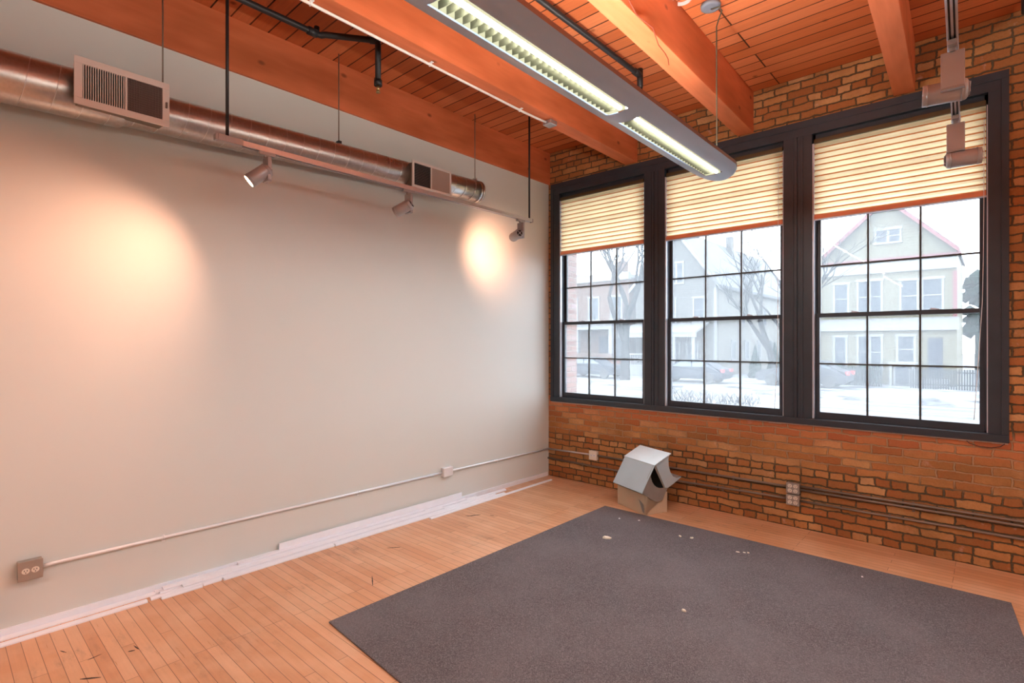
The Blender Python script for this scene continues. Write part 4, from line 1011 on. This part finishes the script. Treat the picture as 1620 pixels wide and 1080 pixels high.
g.tube([(3.3, 43.8, GZ), (3.3, 43.8, 3.4)], 0.15, 8)
tag(g.build('evergreen_tree', M['needle']), 'round-topped evergreen behind the right corner of the cream house', 'evergreen')
g = G()
for k in range(34): g.ball((random.uniform(-3.6, -0.6), FY-1.5+random.uniform(-0.35, 0.3), GZ+random.uniform(0.2, 0.95)), random.uniform(0.25, 0.42), None, 1, 0.3)
tag(g.build('hedge', M['hedge']), 'snow-flecked green hedge in front of the cream house', 'hedge')
for (xa, xb, lab) in ((-3.4, -0.5, 'dark picket fence in front of the hedge at the cream house'), (0.75, 3.6, 'dark picket fence right of the small porch at the cream house')):
    g = G(); y = FY-2.3
    g.box(xa, xb, y, y+0.04, GZ+0.2, GZ+0.27); g.box(xa, xb, y, y+0.04, GZ+0.85, GZ+0.92)
    x = xa
    while x < xb: g.box(x, x+0.07, y-0.02, y, GZ, GZ+1.05); x += 0.105
    tag(g.build('picket_fence', M['fence']), lab, 'fence', 'picket fences across the street')
# twiggy bush just outside
rnd = random.Random(4); g = G()
for k in range(260):
    x = rnd.uniform(-6.9, -2.7); y = rnd.uniform(15.2, 17.0); p = Vector((x, y, GZ)); d = Vector((rnd.uniform(-.7, .7), rnd.uniform(-.5, .5), 1)).normalized()
    L = rnd.uniform(0.25, 0.62); m = p+d*L*0.5; g.tube([p, m, m+(d+Vector((rnd.uniform(-.8, .8), 0, 0))).normalized()*L*0.5], [0.012, 0.009, 0.004], 4, caps=False)
tag(g.build('twig_bush', M['bark'], fix=False), 'low bare twiggy bushes in snow at the bottom of the middle window', 'bush', kind='stuff')

def car(x, y, L, mat, label, flip=False):
    t = thing('parked_car', (x, y, GZ), label, 'car', 'parked cars across the street')
    s = -1 if flip else 1; h = L/4.6
    prof = [(-2.25, 0.35), (-2.28, 0.62), (-2.15, 0.86), (-1.75, 0.98), (-1.15, 1.38), (-0.35, 1.46), (0.45, 1.40), (1.15, 0.98), (1.95, 0.86), (2.25, 0.68), (2.28, 0.38), (2.1, 0.26), (-2.1, 0.26)]
    W = 0.88
    g = G(); rings = []
    for (yo, k) in ((-W, 0.0), (-W*0.97, 0.5), (-W*0.80, 1.0), (W*0.80, 1.0), (W*0.97, 0.5), (W, 0.0)):
        ring = []
        for (a, b) in prof:
            yy = yo if b < 0.95 else (yo if abs(yo) < W*0.9 else yo*0.82)
            zz = b if (b < 0.95 or k == 1.0) else b-0.03*(1-k)
            if k == 0.0: zz = min(zz, b); a2 = a*0.985
            else: a2 = a
            ring.append(g.b.verts.new((x+s*a2*h, y+yy*h, GZ+zz*h)))
        rings.append(ring)
    n = len(prof)
    for p, r_ in zip(rings, rings[1:]):
        for k in range(n): g.face([p[k], p[(k+1) % n], r_[(k+1) % n], r_[k]])
    g.face(rings[0]); g.face(rings[-1])
    g.build('body', mat, t)
    g = G(); gl = [(-1.55, 1.0), (-1.10, 1.33), (-0.35, 1.40), (0.40, 1.34), (0.98, 1.0)]
    for (i0, i1) in ((0, 2), (2, 4)):
        pts = gl[i0:i1+1]; pts = [(a+(0.04 if a < -0.35 else -0.04 if a > -0.35 else (0.04 if i0 == 2 else -0.04)), b) for a, b in pts]
        if i0 == 0: pp = [(pts[0][0], 1.0), *pts[1:], (pts[-1][0], 1.0)]
        else: pp = [(pts[0][0], 1.0), *pts[:-1], (pts[-1][0], 1.0)]
        for yo in (-W*0.80-0.085, W*0.80+0.06): g.prism([(x+s*a*h, y+yo*h, GZ+b*h) for a, b in pp], (0, 0.025*h, 0))
    g.build('side_window', M['carglass'], t)
    for a in (-1.42, 1.40):
        for yo in (-W-0.01, W-0.20):
            G().tube([(x+s*a*h, y+yo*h, GZ+0.33*h), (x+s*a*h, y+(yo+0.21)*h, GZ+0.33*h)], 0.33*h, 20).build('wheel', M['tyre'], t)
    for yo in (-W*0.98, W*0.62): bx(*sorted((x-s*2.31*h, x-s*2.16*h)), y+yo*h, y+(yo+0.30)*h, GZ+0.70*h, GZ+0.88*h).build('tail_light', M['tail'], t)
    return t
car(-9.9, 27.0, 4.5, M['car'], 'dark parked car with a red tail light, in the middle window', True)
car(-3.9, 28.2, 4.7, M['car2'], 'snow-dusted parked car crossing from the middle into the rightmost window', True)
car(-17.0, 26.8, 4.5, M['car'], 'dark parked car just visible at the lower right of the leftmost window')
